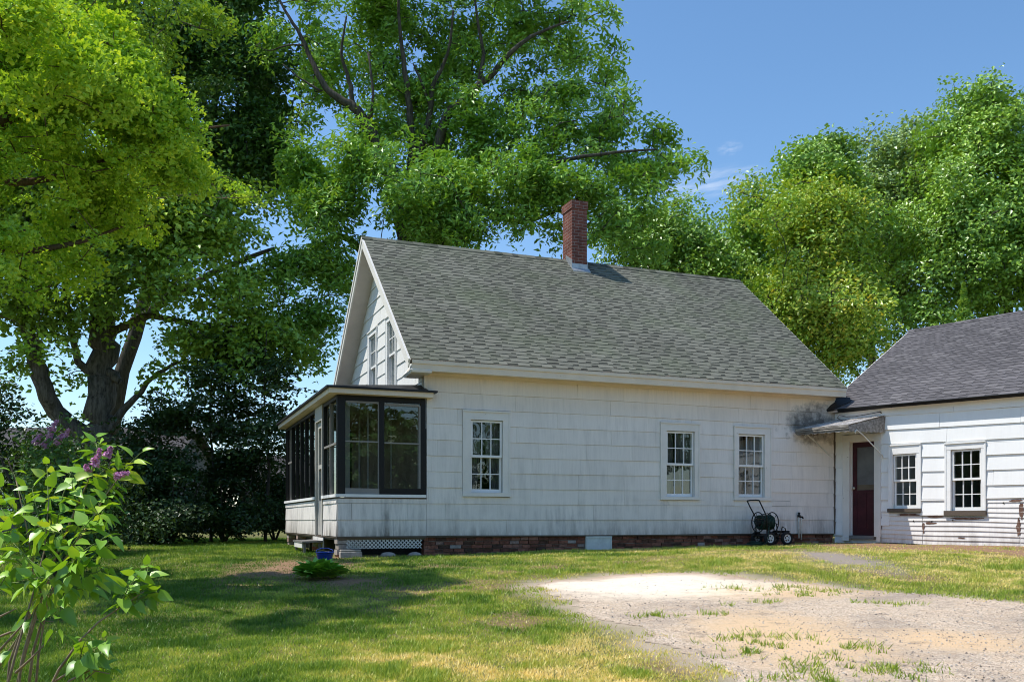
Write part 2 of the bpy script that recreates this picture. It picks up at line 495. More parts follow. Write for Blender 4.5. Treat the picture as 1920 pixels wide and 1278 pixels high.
c = t.mix(t.math('MULTIPLY', t.math('ADD', edge, t.math('SUBTRACT', n2, .5), True), .8), c, t.ramp(n3, [(.3, (.20, .12, .08)), (.7, (.42, .30, .22))]))
c = t.mix(t.ramp(t.noise(v, 16, 5, .75), [(.64, 0.), (.68, .55)]), c, (.11, .095, .085))
bump = t.math('ADD', t.math('MULTIPLY', vo.outputs[0], 1.0), t.math('MULTIPLY', n3, .6))
c = t.mix(t.math('MULTIPLY', t.ramp(t.noise(v, 3.3, 8, .75), [(.56, 0.), (.64, 1.)]), t.math('SUBTRACT', .55, t.math('MULTIPLY', white, .4))), c, (.16, .135, .12))
c = t.mix(1., c, (1.13, 1.06, .95), 'MULTIPLY')
M['gravel'] = t.finish(c, .95, bump, .5, .010, .1)


def axis_lines(lo, hi, step, far):
    core = list(np.arange(lo, hi + 1e-6, step)); out = []; d = step
    x = hi
    while x < far:
        d *= 1.35; x += d; out.append(min(x, far))
    x = lo; pre = []; d = step
    while x > -far:
        d *= 1.35; x -= d; pre.append(max(x, -far))
    return np.array(pre[::-1] + core + out)


def grid_mesh(name, xs, ys, zf, mats, keep=None, attrs=None):
    X, Y = np.meshgrid(xs, ys); nx, ny = len(xs), len(ys)
    Z = zf(X, Y)
    V = np.stack([X, Y, Z], -1).reshape(-1, 3)
    i = np.arange(nx * ny).reshape(ny, nx)
    q = np.stack([i[:-1, :-1], i[:-1, 1:], i[1:, 1:], i[1:, :-1]], -1).reshape(-1, 4)
    if keep is not None:
        k = keep(X, Y).reshape(-1)
        q = q[k[q].all(1)]
        used = np.unique(q); re = -np.ones(len(V), int); re[used] = np.arange(len(used)); V = V[used]; q = re[q]
    ex = {k: f(V[:, 0], V[:, 1]) for k, f in (attrs or {}).items()}
    return np_mesh(name, V, 4, q, mats, smooth=True, extra=ex)


def bumpy(X, Y):
    near = (np.abs(X) < 25) & (Y > -5) & (Y < 40)
    return np.where(near, (fbm(X, Y, .8, 3, 41) - .5) * .06, 0)


o = grid_mesh('lawn', axis_lines(-15, 14, .12, 900), axis_lines(4, 27, .12, 900), lambda X, Y: G(X, Y) + bumpy(X, Y), [M['ground']],
              attrs={'bare': lambda X, Y: np.maximum(np.clip(1 - (drive_sd(X, Y)) / .42, 0, 1), 0), 'pad': pad_mask, 'soil': soil_mask})
tag(o, kind='structure')


def g_white(X, Y):
    return np.clip(1.45 - np.hypot((X - 1.75) / 1.6, (Y - 12.2) / 1.3), 0, 1) ** .8 * np.clip(.55 + 1.0 * fbm(X, Y, 1.4, 4, 71), 0, 1)


def g_sand(X, Y):
    return np.maximum(np.clip(1.2 - np.hypot((X - 3.1) / 1.3, (Y - 11.4) / .9), 0, 1), np.maximum(np.clip(1.2 - np.hypot((X - 2.5) / .9, (Y - 8.3) / 1.6), 0, 1), np.clip(1.2 - np.hypot((X - 3.9) / .7, (Y - 8.1) / .6), 0, 1)))


o = grid_mesh('driveway', np.concatenate([np.arange(-.2, 7., .03), np.arange(7., 10.3, .1)]), np.concatenate([np.arange(-5, 6, .1), np.arange(6., 14, .03)]), lambda X, Y: G(X, Y) + bumpy(X, Y) + .004, [M['gravel']],
              keep=lambda X, Y: drive_sd(X, Y) < 0,
              attrs={'white': g_white, 'sand': g_sand, 'edge': lambda X, Y: np.clip(1 + drive_sd(X, Y) / (.22 + .35 * (Y > 12.6)), 0, 1) * np.clip((Y - 10.5) / 2, .12, 1)})
tag(o, kind='structure')

# ---- loose stones on the drive (stuff)
n = 15000
Y = 6.2 + 7.4 * RNG.random(n) ** 1.3; X = -.2 + RNG.random(n) * .62 * Y
k = (drive_sd(X, Y) < -.02); X = X[k]; Y = Y[k]
k = RNG.random(len(X)) < (1 - .75 * g_white(X, Y)) * np.clip(fbm(X, Y, .9, 3, 12) * 2 - .4, .1, 1); X = X[k]; Y = Y[k]; n = len(X)
r = (.004 + .010 * RNG.random(n) ** 3)
Z = G(X, Y) + bumpy(X, Y) + .008
base = np.array([(1, 0, 0), (-.4, .9, 0), (-.5, -.8, 0), (.1, .05, .8), (0, 0, -.5)])
ang = RNG.random(n) * 6.283; ca, sa = np.cos(ang), np.sin(ang)
B = np.repeat(base[None], n, 0) * (1 + .5 * (RNG.random((n, 5, 1)) - .5)) * r[:, None, None]
V = np.stack([B[..., 0] * ca[:, None] - B[..., 1] * sa[:, None], B[..., 0] * sa[:, None] + B[..., 1] * ca[:, None], B[..., 2]], -1) + np.stack([X, Y, Z], -1)[:, None]
fc = np.array([(0, 1, 3), (1, 2, 3), (2, 0, 3)])
Lp = (np.arange(n)[:, None, None] * 5 + fc[None]).reshape(-1)
t = NT('stone'); c = t.ramp(t.attr(), [(0., (.12, .10, .09)), (.5, (.36, .31, .27)), (1., (.66, .60, .53))]); M['stone'] = t.finish(c, .9)
o = np_mesh('loose_gravel', V.reshape(-1, 3), 3, Lp, [M['stone']], rnd=np.repeat(RNG.random(n), 3)); tag(o, kind='stuff', label='loose grey stones scattered over the gravel drive', cat='gravel')


# ---- grass blades (stuff)
def blades(name, X, Y, h, w, rnd, label, lean=1.25):
    n = len(X); Z = G(X, Y) + bumpy(X, Y)
    a = RNG.random(n) * 6.283; dx, dy = np.cos(a) * w, np.sin(a) * w
    la = RNG.random(n) * 6.283; ll = h * lean * RNG.random(n)
    p0 = np.stack([X - dx, Y - dy, Z - .005], -1); p1 = np.stack([X + dx, Y + dy, Z - .005], -1)
    p2 = np.stack([X + np.cos(la) * ll, Y + np.sin(la) * ll, Z + h], -1)
    V = np.stack([p0, p1, p2], 1).reshape(-1, 3)
    o = np_mesh(name, V, 3, np.arange(3 * n), [M['grass_blade']], rnd=rnd)
    return tag(o, label, 'grass', kind='stuff')


N = 900000
Y = 5.8 + (31 - 5.8) * RNG.random(N) ** 1.75
X = (RNG.random(N) * 2 - 1) * (.60 * Y + .3)
hu = (X + 1.64) * .93 + (Y - 17.3) * .368; hv = (X + 1.64) * -.368 + (Y - 17.3) * .93
wa = (X - 7.39) * .616 + (Y - 20.88) * -.788; wb = (X - 7.39) * .788 + (Y - 20.88) * .616
out = ~((hu > -1.75) & (hu < 9.75) & (hv > -.02) & (hv < 7.4)) & ~((wb > 0) & (wa > -1)) & ~((hv > 0) & (hu > 0))
sd = drive_sd(X, Y)
dens = np.clip(sd / .8 + .12 + 1.3 * (fbm(X, Y, 1.7, 3, 33) - .5), 0, 1) * (sd > -.12) * (1 - .93 * soil_mask(X, Y)) * (1 - .95 * pad_mask(X, Y)) * np.clip(.35 + 1.1 * fbm(X, Y, 2.6, 3, 21), .2, 1)
k = out & (RNG.random(N) < dens); X = X[k]; Y = Y[k]; n = len(X)
lush = fbm(X, Y, .55, 4, 51); tuft = fbm(X, Y, 3.2, 3, 61)
shade = np.clip((-X + .6) / 4, 0, 1)                       # lusher, greener under the trees on the west side, darkened to deepen their shadow
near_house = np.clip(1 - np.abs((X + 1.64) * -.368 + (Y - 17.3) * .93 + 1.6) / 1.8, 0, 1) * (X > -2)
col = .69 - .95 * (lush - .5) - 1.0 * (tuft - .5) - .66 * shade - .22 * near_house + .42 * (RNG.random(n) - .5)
h = (.014 + .024 * RNG.random(n)) * (1 - .45 * np.clip(soil_mask(X, Y) + pad_mask(X, Y), 0, 1)) * (1 + .7 * (tuft > .6)) * np.clip(.8 + .02 * Y, .8, 1.3)
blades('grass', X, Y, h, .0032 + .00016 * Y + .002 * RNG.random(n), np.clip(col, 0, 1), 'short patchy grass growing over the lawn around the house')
wx = []; wy = []
for (cx, cy, rx, ry) in WEEDS:
    m = int(1000 * rx * ry / .1); a = RNG.random(m) * 6.283; q = 1.5 * RNG.random(m) ** .9
    wx.append(cx + rx * q * np.cos(a)); wy.append(cy + ry * q * np.sin(a))
X = np.concatenate(wx); Y = np.concatenate(wy); k = fbm(X, Y, 7, 3, 88) > .53; X = X[k]; Y = Y[k]; n = len(X)
blades('weeds', X, Y, .02 + .05 * RNG.random(n), .0045 + .003 * RNG.random(n), np.clip(.22 + .5 * (RNG.random(n) - .3), 0, 1), 'low green weeds sprouting in patches through the gravel drive', 1.4)


# ================================================================== BUILDING HELPERS
def clip_half(poly, a, b, c):
    """keep a*x+b*z<=c"""
    out = []
    for i in range(len(poly)):
        p, q = poly[i], poly[(i + 1) % len(poly)]
        dp = a * p[0] + b * p[1] - c; dq = a * q[0] + b * q[1] - c
        if dp <= 0: out.append(p)
        if (dp < 0 < dq) or (dq < 0 < dp):
            t_ = dp / (dp - dq); out.append((p[0] + (q[0] - p[0]) * t_, p[1] + (q[1] - p[1]) * t_))
    return out


def sub_rects(r, holes):
    rs = [r]
    for (hx0, hx1, hz0, hz1) in holes:
        nx = []
        for (x0, x1, z0, z1) in rs:
            if hx1 <= x0 or hx0 >= x1 or hz1 <= z0 or hz0 >= z1: nx.append((x0, x1, z0, z1)); continue
            if hz0 > z0: nx.append((x0, x1, z0, hz0))
            if hz1 < z1: nx.append((x0, x1, hz1, z1))
            a, b = max(z0, hz0), min(z1, hz1)
            if hx0 > x0: nx.append((x0, hx0, a, b))
            if hx1 < x1: nx.append((hx1, x1, a, b))
        rs = nx
    return [r for r in rs if r[1] - r[0] > .008 and r[3] - r[2] > .008]


def siding(mb, x0, x1, z0, z1, course=.305, pw=1.05, holes=(), halves=(), lap=.014, gap=.006, seed=1, sag=None, sub=.4, m=0):
    rr = random.Random(seed); row = 0; z = z0
    while z < z1 - .01:
        zt = min(z + course, z1); x = x0 - rr.random() * pw
        while x < x1:
            a, b = max(x, x0), min(x + pw - gap, x1); rv = rr.random() * .6 + .4 * rr.random()
            if b - a > .01:
                for (p, q, zb, ze) in sub_rects((a, b, z, zt - .002), holes):
                    pl = [(p, zb), (q, zb), (q, ze), (p, ze)]
                    for h in halves: pl = clip_half(pl, *h) if len(pl) > 2 else pl
                    if len(pl) < 3: continue
                    tilt = rr.uniform(-.002, .003)
                    dd = [.004 + lap * (1 - (pz - z) / course) + tilt for _, pz in pl]
                    s_ = sag or (lambda X, Zz: 0)
                    n = len(pl)
                    pts = [(px, d_, pz + s_(px, pz)) for (px, pz), d_ in zip(pl, dd)] + [(px, -.012, pz + s_(px, pz)) for px, pz in pl]
                    mb.add(pts, [tuple(range(n))] + [(i, (i + 1) % n, n + (i + 1) % n, n + i) for i in range(n)], m, rv)
            x += pw
        z = zt; row += 1
    return mb


def backing(mb, x0, x1, z0, z1, holes=(), halves=(), d=-.02, m=0):
    for (p, q, zb, ze) in sub_rects((x0, x1, z0, z1), holes):
        pl = [(p, zb), (q, zb), (q, ze), (p, ze)]
        for h in halves: pl = clip_half(pl, *h) if len(pl) > 2 else pl
        if len(pl) > 2: mb.poly([(x, d, z) for x, z in pl], m)
    return mb


def window(parent, T, o, s, mz, grids=((3, 2), (3, 2)), trim_m='white_trim', sash_m='bright_trim', sill_m=None, glass='glass', label=None, curtain=True, cas_d=.036, lowset=.045, cw=.12):
    (x0, x1, z0, z1), (a0, a1, b0, b1) = o, s
    zs = b0 - .005                                          # the casing stands on the sill
    w = MB(T)
    w.box(x0, a0, -.02, cas_d, zs, b1)                      # side casings
    w.box(a1, x1, -.02, cas_d, zs, b1)
    w.box(x0, x1, -.02, cas_d + .004, b1, z1)               # head
    w.box(x0 - .015, x1 + .015, -.02, cas_d + .028, z1, z1 + .028)   # drip cap
    for (p, q) in ((x0 - .012, x0 + .018), (x1 - .018, x1 + .012)):  # back band
        w.box(p, q, -.018, cas_d + .012, zs, z1 - .002)
    for (p, q) in ((a0 - .012, a0), (a1, a1 + .012)):
        w.box(p, q, -.16, -.021, b0, b1)                    # jambs
    w.box(a0, a1, -.16, -.021, b1, b1 + .012)
    win = w.build('window', M[trim_m], parent)
    if label: win['label'] = label
    si = MB(T); si.box(x0 - .02, x1 + .02, -.16, cas_d + .03, z0, zs)
    si.build('sill', M[sill_m or trim_m], win)
    for (zb, zt, dd, g) in ((mz - .02, b1, 0.0, grids[0]), (b0, mz + .02, -lowset, grids[1])):
        fw = .045
        sa = MB(T)
        d0, d1 = dd - .040, dd - .004
        zt_s = zt - (.010 if dd == 0 else 0)
        sa.box(a0 + .010, a0 + fw, d0, d1, zb, zt_s); sa.box(a1 - fw, a1 - .010, d0, d1, zb, zt_s)
        sa.box(a0 + fw, a1 - fw, d0, d1 - .001, zt - fw, zt_s); sa.box(a0 + fw, a1 - fw, d0, d1 - .001, zb, zb + fw + (.02 if dd < 0 else 0))
        nx, nz = g
        gx0, gx1, gz0, gz1 = a0 + fw, a1 - fw, zb + fw, zt - fw
        for i in range(1, nx):
            x = gx0 + (gx1 - gx0) * i / nx; sa.box(x - .009, x + .009, d0 + .006, d1 - .004, gz0, gz1)
        for j in range(1, nz):
            z = gz0 + (gz1 - gz0) * j / nz
            for i in range(nx):
                p = gx0 + (gx1 - gx0) * i / nx + (.009 if i else 0); q = gx0 + (gx1 - gx0) * (i + 1) / nx - (.009 if i < nx - 1 else 0)
                sa.box(p, q, d0 + .007, d1 - .005, z - .009, z + .009)
        sa.build('sash', M[sash_m], win)
        pn = MB(T); pn.poly([(a0 + .02, dd - .024, zb + .02), (a1 - .02, dd - .024, zb + .02), (a1 - .02, dd - .024, zt - .02), (a0 + .02, dd - .024, zt - .02)])
        pn.build('pane', M[glass], win, out=1)
    if curtain:
        cu = MB(T); nn = 40
        for side in (0, 1):
            pts = []
            for i in range(nn + 1):
                f_ = i / nn; wv = .018 * math.sin(f_ * 34 + side) + .01 * math.sin(f_ * 13)
                for j in range(6):
                    g_ = j / 5; spread = (.30 + .2 * math.sin(g_ * 2.2) * (1 if side else .6)) * (a1 - a0)
                    x = (a0 - .03 + f_ * spread) if side == 0 else (a1 + .03 - f_ * spread)
                    pts.append((x, -.17 + wv, b0 - .05 + (b1 - b0 + .1) * g_))
            cu.add(pts, [(i * 6 + j, (i + 1) * 6 + j, (i + 1) * 6 + j + 1, i * 6 + j + 1) for i in range(nn) for j in range(5)])
        cu.build('curtain', M['curtain_cloth'], win, smooth=True, closed=False)
    return win


# ================================================================== THE WHITE HOUSE
O = (-1.639, 17.3, 0.0); HROT = math.atan2(.3683, .9297)
hU = Vector((.9297, .3683, 0)); hV = Vector((-.3683, .9297, 0))


def H(u_, v_, z_): return Vector(O) + hU * u_ + hV * v_ + Vector((0, 0, z_))


house = empty('white_house', O, HROT, 'old white one and a half storey house with green grey shingle roof and brick chimney', 'house')
L, DEP = 9.71, 7.4
TB = 1.264
Tfront = TF
Tgable = lambda v_, d, z: (-d, v_, z)
Tback = lambda x, d, z: (x, DEP + d, z)
Tend = lambda v_, d, z: (L + d, v_, z)
W1 = ((.745, 1.70, 2.02, 3.655), (.90, 1.56, 2.10, 3.505), 2.80)
W2 = ((5.12, 6.06, 1.992, 3.60), (5.255, 5.945, 2.06, 3.45), 2.745)
W3 = ((6.96, 7.91, 1.996, 3.59), (7.06, 7.755, 2.07, 3.444), 2.75)
hole = lambda w: (w[0][0] - .016, w[0][1] + .016, w[0][2] - .008, w[0][3] + .032)
ihole = lambda w: (w[1][0], w[1][1], w[1][2], w[1][3])
fh = [hole(w) for w in (W1, W2, W3)] + [(6.975, 7.96, 1.868, 1.994)]
mb = MB(Tfront); siding(mb, 0.02, L, TB, 4.36, holes=fh, seed=11, gap=.003, sag=lambda x, z: .006 * math.sin(x * .9 + z))
mb.build('front_siding', M['old_siding'], house)
mb = MB(Tfront); mb.box(6.978, 7.957, -.01, .012, 1.868, 1.992); mb.build('patch_panel', M['bright_trim'], house)
# gable end wall
apex_v, EV, EZH, RZ = 3.7, -.35, 4.54, 7.95
sl = (RZ - EZH) / (apex_v - EV)
halves = [(-sl, 1, 4.54 + .35 * sl - .16), (sl, 1, 4.54 + .35 * sl - .16 + 2 * apex_v * sl)]
GW1 = ((2.13, 3.00, 4.30, 5.98), (2.23, 2.90, 4.40, 5.88), 5.15)
GW2 = ((3.90, 4.78, 4.30, 5.98), (4.00, 4.68, 4.40, 5.88), 5.15)
mb = MB(Tgable); siding(mb, 0, DEP, 3.3, 7.85, holes=[hole(GW1), hole(GW2)], halves=halves, seed=5, lap=.018)
mb.build('gable_siding', M['gable_siding'], house)
mb = MB(Tend); siding(mb, 0, DEP, TB, 7.85, halves=halves, seed=6); mb.build('end_siding', M['gable_siding'], house)
mb = MB(Tback); siding(mb, 0, L, TB, 4.36, seed=9); mb.build('rear_siding', M['old_siding'], house)
# sheathing behind the siding, dark rooms
mb = MB(Tfront); backing(mb, 0, L, 1.255, 4.40, holes=[ihole(w) for w in (W1, W2, W3)], m=0)
mb.T = Tgable; backing(mb, .02, DEP - .02, 1.255, 7.85, holes=[ihole(GW1), ihole(GW2)], halves=halves)
mb.T = Tend; backing(mb, .02, DEP - .02, 1.255, 7.85, halves=halves)
mb.T = Tback; backing(mb, .02, L - .02, 1.255, 4.40)
mb.build('sheathing', M['backing'], house, closed=False)
mb = MB(); mb.poly([(.05, -.05, 1.3), (L - .05, -.05, 1.3), (L - .05, -7.3, 1.3), (.05, -7.3, 1.3)]); mb.poly([(.05, -1.9, 1.3), (L - .05, -1.9, 1.3), (L - .05, -1.9, 4.3), (.05, -1.9, 4.3)])
mb.poly([(.05, -.05, 4.25), (L - .05, -.05, 4.25), (L - .05, -7.3, 4.25), (.05, -7.3, 4.25)])
for x in (3.2, 6.5): mb.poly([(x, -.04, 1.3), (x, -1.9, 1.3), (x, -1.9, 4.25), (x, -.04, 4.25)])
mb.build('interior', M['dark_interior'], house, closed=False)
for w, lb in ((W1, None), (W2, 'window with flaking sill'), (W3, None)):
    window(house, Tfront, *w, label=lb)
for w in (GW1, GW2): window(house, Tgable, *w, trim_m='bright_trim', grids=((2, 2), (1, 1)))
# corner boards and frieze
mb = MB(Tgable); mb.box(.0, .14, -.01, .03, 4.0, 4.30); mb.T = Tfront; mb.box(-.03, .022, -.14, .026, 4.0, 4.295)
mb.build('corner_board', M['cream_trim'], house)
mb = MB(Tfront); mb.box(.02, L, .004, .03, 4.30, 4.355); mb.build('frieze', M['cream_trim'], house)
# foundation of old brick and rubble
mb = MB(Tfront); rr = random.Random(3)
z = .80; k = 0
while z < 1.25:
    x = -.02 + (-.1 if k % 2 else 0)
    while x < L:
        wd = rr.uniform(.15, .24)
        if not (3.36 < x + wd / 2 < 3.99):
            j = rr.uniform(-.03, .004)
            mb.box(max(x, -.02), min(x + wd, L) - .012, -.2, -.035 + j, z + rr.uniform(0, .006), min(z + rr.uniform(.056, .066), 1.25), 0, rr.random() * (.75 if rr.random() < .8 else 1.))
        x += wd
    z += .073; k += 1
fo = mb.build('foundation', M['rubble_brick'], house)
mb = MB(Tfront); mb.box(0, L, -.25, -.075, .75, 1.255); mb.T = Tback; mb.box(0, L, -.25, -.05, .75, 1.255)
mb.T = Tend; mb.box(.3, DEP - .3, -.25, -.05, .75, 1.255); mb.T = Tgable; mb.box(.3, DEP - .3, -.25, -.05, .75, 1.255); mb.build('mortar_core', M['mortar'], fo)
mb = MB(Tfront); mb.box(3.385, 3.97, -.06, .0, .90, 1.235)
for (a, b, c_, d_) in ((3.385, 3.97, 1.205, 1.235), (3.385, 3.415, .90, 1.204), (3.94, 3.97, .90, 1.204)): mb.box(a, b, .001, .012, c_, d_)
mb.build('vent_panel', M['vent_paint'], house)
mb = MB(Tfront); mb.box(0, L, -.02, .006, 1.238, 1.262); mb.build('sill_board', M['rotten_sill'], house)

# ---- roof
cp, sp = 1 / math.hypot(1, sl), sl / math.hypot(1, sl)
SLEN = math.hypot(apex_v - EV, RZ - EZH); RX0, RX1 = -.39, 9.76
Trf = lambda x, d, s: (x, EV + s * cp - d * sp, EZH + s * sp + d * cp)
Trb = lambda x, d, s: (x, 2 * apex_v - EV - s * cp + d * sp, EZH + s * sp + d * cp)


def shingles(mb, x0, x1, slen, expo, wmin, wmax, seed, x0f=None):
    rr = random.Random(seed); s = 0; row = 0
    while s < slen - .005:
        e = min(s + expo, slen); xs0 = x0f(s) if x0f else x0; x = xs0 - rr.random() * wmax
        dark = False
        while x < x1:
            wd = rr.uniform(wmin, wmax) * (.8 if dark else 1.15); a, b = max(x, xs0), min(x + wd - .003, x1)
            if b - a > .004:
                rv = rr.uniform(.38, 1.)
                w0 = rr.uniform(-.004, .004)
                s1 = s + (e - s) * rr.uniform(.34, .52) if dark else s + w0
                th = .0095 if dark else .012
                p = [(a, th, s1), (b, th, s1), (b, .0015, e + .004), (a, .0015, e + .004), (a, -.004, s1), (b, -.004, s1)]
                mb.add(p, [(0, 1, 2, 3), (4, 5, 1, 0), (4, 0, 3), (5, 2, 1)], 0, rv)
                if dark:                                     # the darker under layer shows between the tabs
                    p = [(a, .004, s + w0), (b, .004, s + w0), (b, .003, s1 + .004), (a, .003, s1 + .004), (a, -.004, s + w0), (b, -.004, s + w0)]
                    mb.add(p, [(0, 1, 2, 3), (4, 5, 1, 0)], 0, rr.uniform(0., .3))
            x += wd; dark = not dark
        s = e; row += 1


mb = MB(Trf); shingles(mb, RX0, RX1, SLEN, .139, .10, .34, 21)
mb.T = Trb; shingles(mb, RX0, RX1, SLEN, .139, .3, .6, 22)
roof = mb.build('roof', M['green_shingle'], house, closed=False)
mb = MB(Trf); mb.box(RX0 + .004, RX1 - .004, -.03, -.003, .003, SLEN - .0); mb.T = Trb; mb.box(RX0 + .006, RX1 - .006, -.03, -.003, .003, SLEN); mb.build('roof_deck', M['soffit_paint'], roof)
rc = random.Random(8); mb = MB(Trf); x = RX0
while x < RX1:                                               # ridge caps, each bent over the ridge
    x2 = min(x + .2, RX1); r_ = rc.uniform(.1, .7)
    for T_ in (Trf, Trb):
        mb.T = T_; h_ = .013 + .006 * rc.random()
        mb.add([(x - .05, h_ + .004, SLEN - .13), (x2, h_, SLEN - .13), (x2, h_ + .002, SLEN + .012), (x - .05, h_ + .006, SLEN + .012), (x - .05, 0.001, SLEN - .132), (x2, .001, SLEN - .132)], [(0, 1, 2, 3), (4, 5, 1, 0)], 0, r_)
    x = x2
mb.build('ridge_cap', M['green_shingle'], roof, closed=False)
for T_, e, nm in ((Trf, 0., 'a'), (Trb, .003, 'b')):
    mb = MB(T_); mb.box(RX0 - .022 - e, RX0 + .002 + e, -.19, -.004, -.01, SLEN - .02); mb.box(RX0 - .040 - e, RX0 - .0225 - e, -.07, .004, -.01, SLEN - .004)
    mb.build('rake_board', M['white_trim'], roof)
    mb = MB(T_); mb.box(RX1 - .002 - e, RX1 + .022 + e, -.19, -.004, -.01, SLEN - .02); mb.build('rake_board', M['white_trim'], roof)
    mb = MB(T_); mb.box(RX0 + .004 + e, .0, -.165, -.145, .1, SLEN - .05); mb.build('soffit', M['soffit_paint'], roof)
for T_ in (Trf, Trb):
    y = lambda v_: v_ if T_ is Trf else 2 * apex_v - v_
    mb = MB(lambda x, v_, z: (x, y(v_), z))
    mb.box(RX0 + .03, RX1 - .03, -.345, -.318, 4.335, 4.515)          # fascia
    mb.box(RX0 + .03, RX1 - .03, -.365, -.3455, 4.46, 4.525)          # crown strip
    mb.build('fascia', M['cream_trim'], roof)
    mb = MB(lambda x, v_, z: (x, y(v_), z)); mb.box(RX0 + .03, RX1 - .03, -.3175, -.016, 4.356, 4.376); mb.build('soffit', M['cream_trim'], roof)
# cornice return on the near gable corner
mb = MB(lambda x, d, z: (x, d, z))
mb.add([(-.36, -.345, 4.30), (.02, -.345, 4.30), (.02, .42, 4.30), (-.30, .42, 4.30), (-.385, -.36, 4.345), (.02, -.36, 4.345), (.02, .46, 4.345), (-.33, .46, 4.345)], [(0, 1, 2, 3), (4, 5, 6, 7), (0, 4, 7, 3), (3, 7, 6, 2), (0, 1, 5, 4), (1, 2, 6, 5)])
mb.add([(-.33, .46, 4.3455), (.0, .46, 4.3455), (.0, -.35, 4.3455), (-.385, -.35, 4.3455), (-.2, .44, 4.42), (0, .44, 4.42), (0, -.2, 4.62), (-.2, -.2, 4.62)], [(0, 1, 5, 4), (0, 4, 7, 3), (4, 5, 6, 7), (2, 3, 7, 6)])
mb.build('cornice_return', M['white_trim'], house)

# ---- chimney
ch = MB(lambda x, v_, z: (x, v_, z))
CX0, CX1, CV0, CV1 = 4.665, 5.065, 3.36, 3.90
ch.box(CX0, CX1, CV0, CV1, 7.3, 9.14); ch.box(CX0 - .022, CX1 + .022, CV0 - .022, CV1 + .022, 9.14, 9.335)
chim = ch.build('chimney', M['chimney_brick'], house)
mb = MB(lambda x, v_, z: (x, v_, z)); mb.box(CX0 + .09, CX1 - .09, CV0 + .09, CV1 - .09, 9.3, 9.345); mb.build('flue', M['tar'], chim)
mb = MB(Trf)
sC = (CV0 - EV) / cp
mb.add([(CX0 - .03, .02, sC - .13), (CX1 + .05, .02, sC - .13), (CX1 + .05, .03, sC + .02), (CX0 - .03, .03, sC + .02), (CX0 - .03, .002, sC - .14), (CX1 + .05, .002, sC - .14)], [(0, 1, 2, 3), (4, 5, 1, 0)])
mb.T = lambda x, v_, z: (x, v_, z)
mb.box(CX0 - .012, CX1 + .012, CV0 - .014, CV0 - .003, 7.45, 7.80)
zr = lambda v_: EZH + (v_ - EV) * sl
for x in (CX0 - .012, CX1 + .003):
    mb.add([(x, CV0 - .012, zr(CV0) - .1), (x, 3.7, RZ - .1), (x, 3.7, RZ + .13), (x, CV0 - .012, zr(CV0) + .22), (x + .009, CV0 - .012, zr(CV0) - .1), (x + .009, 3.7, RZ - .1), (x + .009, 3.7, RZ + .13), (x + .009, CV0 - .012, zr(CV0) + .22)],
           [(0, 1, 2, 3), (4, 5, 6, 7), (0, 1, 5, 4), (3, 2, 6, 7), (0, 3, 7, 4), (1, 2, 6, 5)])
mb.build('flashing', M['zinc'], chim)

# ---- enclosed porch on the gable end
PX, PD = -1.675, 6.80
Tps = lambda v_, d, z: (PX - d, v_, z)          # outer side of the porch, faces -x
Tpb = lambda x, d, z: (x, PD + d, z)
mb = MB(Tfront); siding(mb, PX + .01, 0.015, TB, 1.96, holes=[(-9, 9, 1.874, 1.876)], seed=31, lap=.014)
mb.T = Tps; siding(mb, .012, 1.42, TB, 1.96, seed=32); siding(mb, 2.28, PD, TB, 1.96, seed=33)
mb.T = Tpb; siding(mb, PX, 0, TB, 1.96, seed=34)
porch = mb.build('porch', M['porch_siding'], house)
mb = MB(Tfront); mb.box(PX + .02, 0, -.08, -.0125, 1.2, 1.98); mb.T = Tps; mb.box(.02, 1.42, -.08, -.0125, 1.2, 1.98); mb.box(2.28, PD, -.08, -.0125, 1.2, 1.98)
mb.T = Tpb; mb.box(PX + .02, 0, -.08, -.0125, 1.2, 1.98)
mb.build('knee_wall', M['room_wall'], porch)
mb = MB(lambda x, v_, z: (x, v_, z)); mb.box(PX + .03, -.001, .03, PD - .03, 1.19, 1.23); mb.box(PX - .012, .0, -.012, PD, 1.232, 1.262); mb.build('floor', M['rotten_sill'], porch)
# sills
mb = MB(Tfront); mb.box(PX - .045, .0, -.08, .05, 1.985, 2.04); mb.T = Tps; mb.box(.052, 1.44, -.08, .05, 1.985, 2.04); mb.box(2.26, PD, -.08, .05, 1.985, 2.04)
mb.build('sill', M['bright_trim'], porch)
# dark frames front: posts, mullion, head, rails
mb = MB(Tfront)
mb.box(PX, PX + .12, -.10, .012, 2.042, 3.85); mb.box(PX + .1201, PX + .1455, -.10, .004, 2.042, 3.85, 0); mb.box(-.095, .0, -.10, .012, 2.042, 3.85); mb.box(-.895, -.80, -.09, .014, 2.042, 3.76)
mb.box(PX + .145, -.095, -.10, .010, 3.76, 3.85)
mb.box(-.80, -.095, -.07, .008, 2.042, 2.155)
# side frames
mb.T = Tps
for v_ in (.0125, 1.36, 2.28, 2.98, 3.66, 4.34, 5.02, 5.70, 6.40, PD - .08):
    mb.box(v_ + .012, v_ + .062, -.07, .008, 2.042, 3.85)
mb.box(.0876, 1.36, -.09, .010, 3.78, 3.85); mb.box(2.355, PD - .08, -.09, .010, 3.78, 3.85)
mb.T = Tpb
for x in (PX, -.85, -.08): mb.box(x, x + .08, -.09, .012, 2.042, 3.85)
mb.build('frame', M['dark_frame'], porch)
mb = MB(Tfront)
mb.box(PX + .145, -.895, -.06, .006, 2.042, 2.15)                         # peeling pale bottom rail
mb.box(PX + .146, -.896, -.05, .004, 3.00, 3.025); mb.box(-.799, -.096, -.05, .004, 2.99, 3.015)
mb.box(-.135, -.0955, -.05, .0, 2.156, 3.72); mb.box(-.80, -.136, -.05, -.003, 3.70, 3.745); mb.box(PX + .16, -.90, -.05, -.003, 3.725, 3.758)
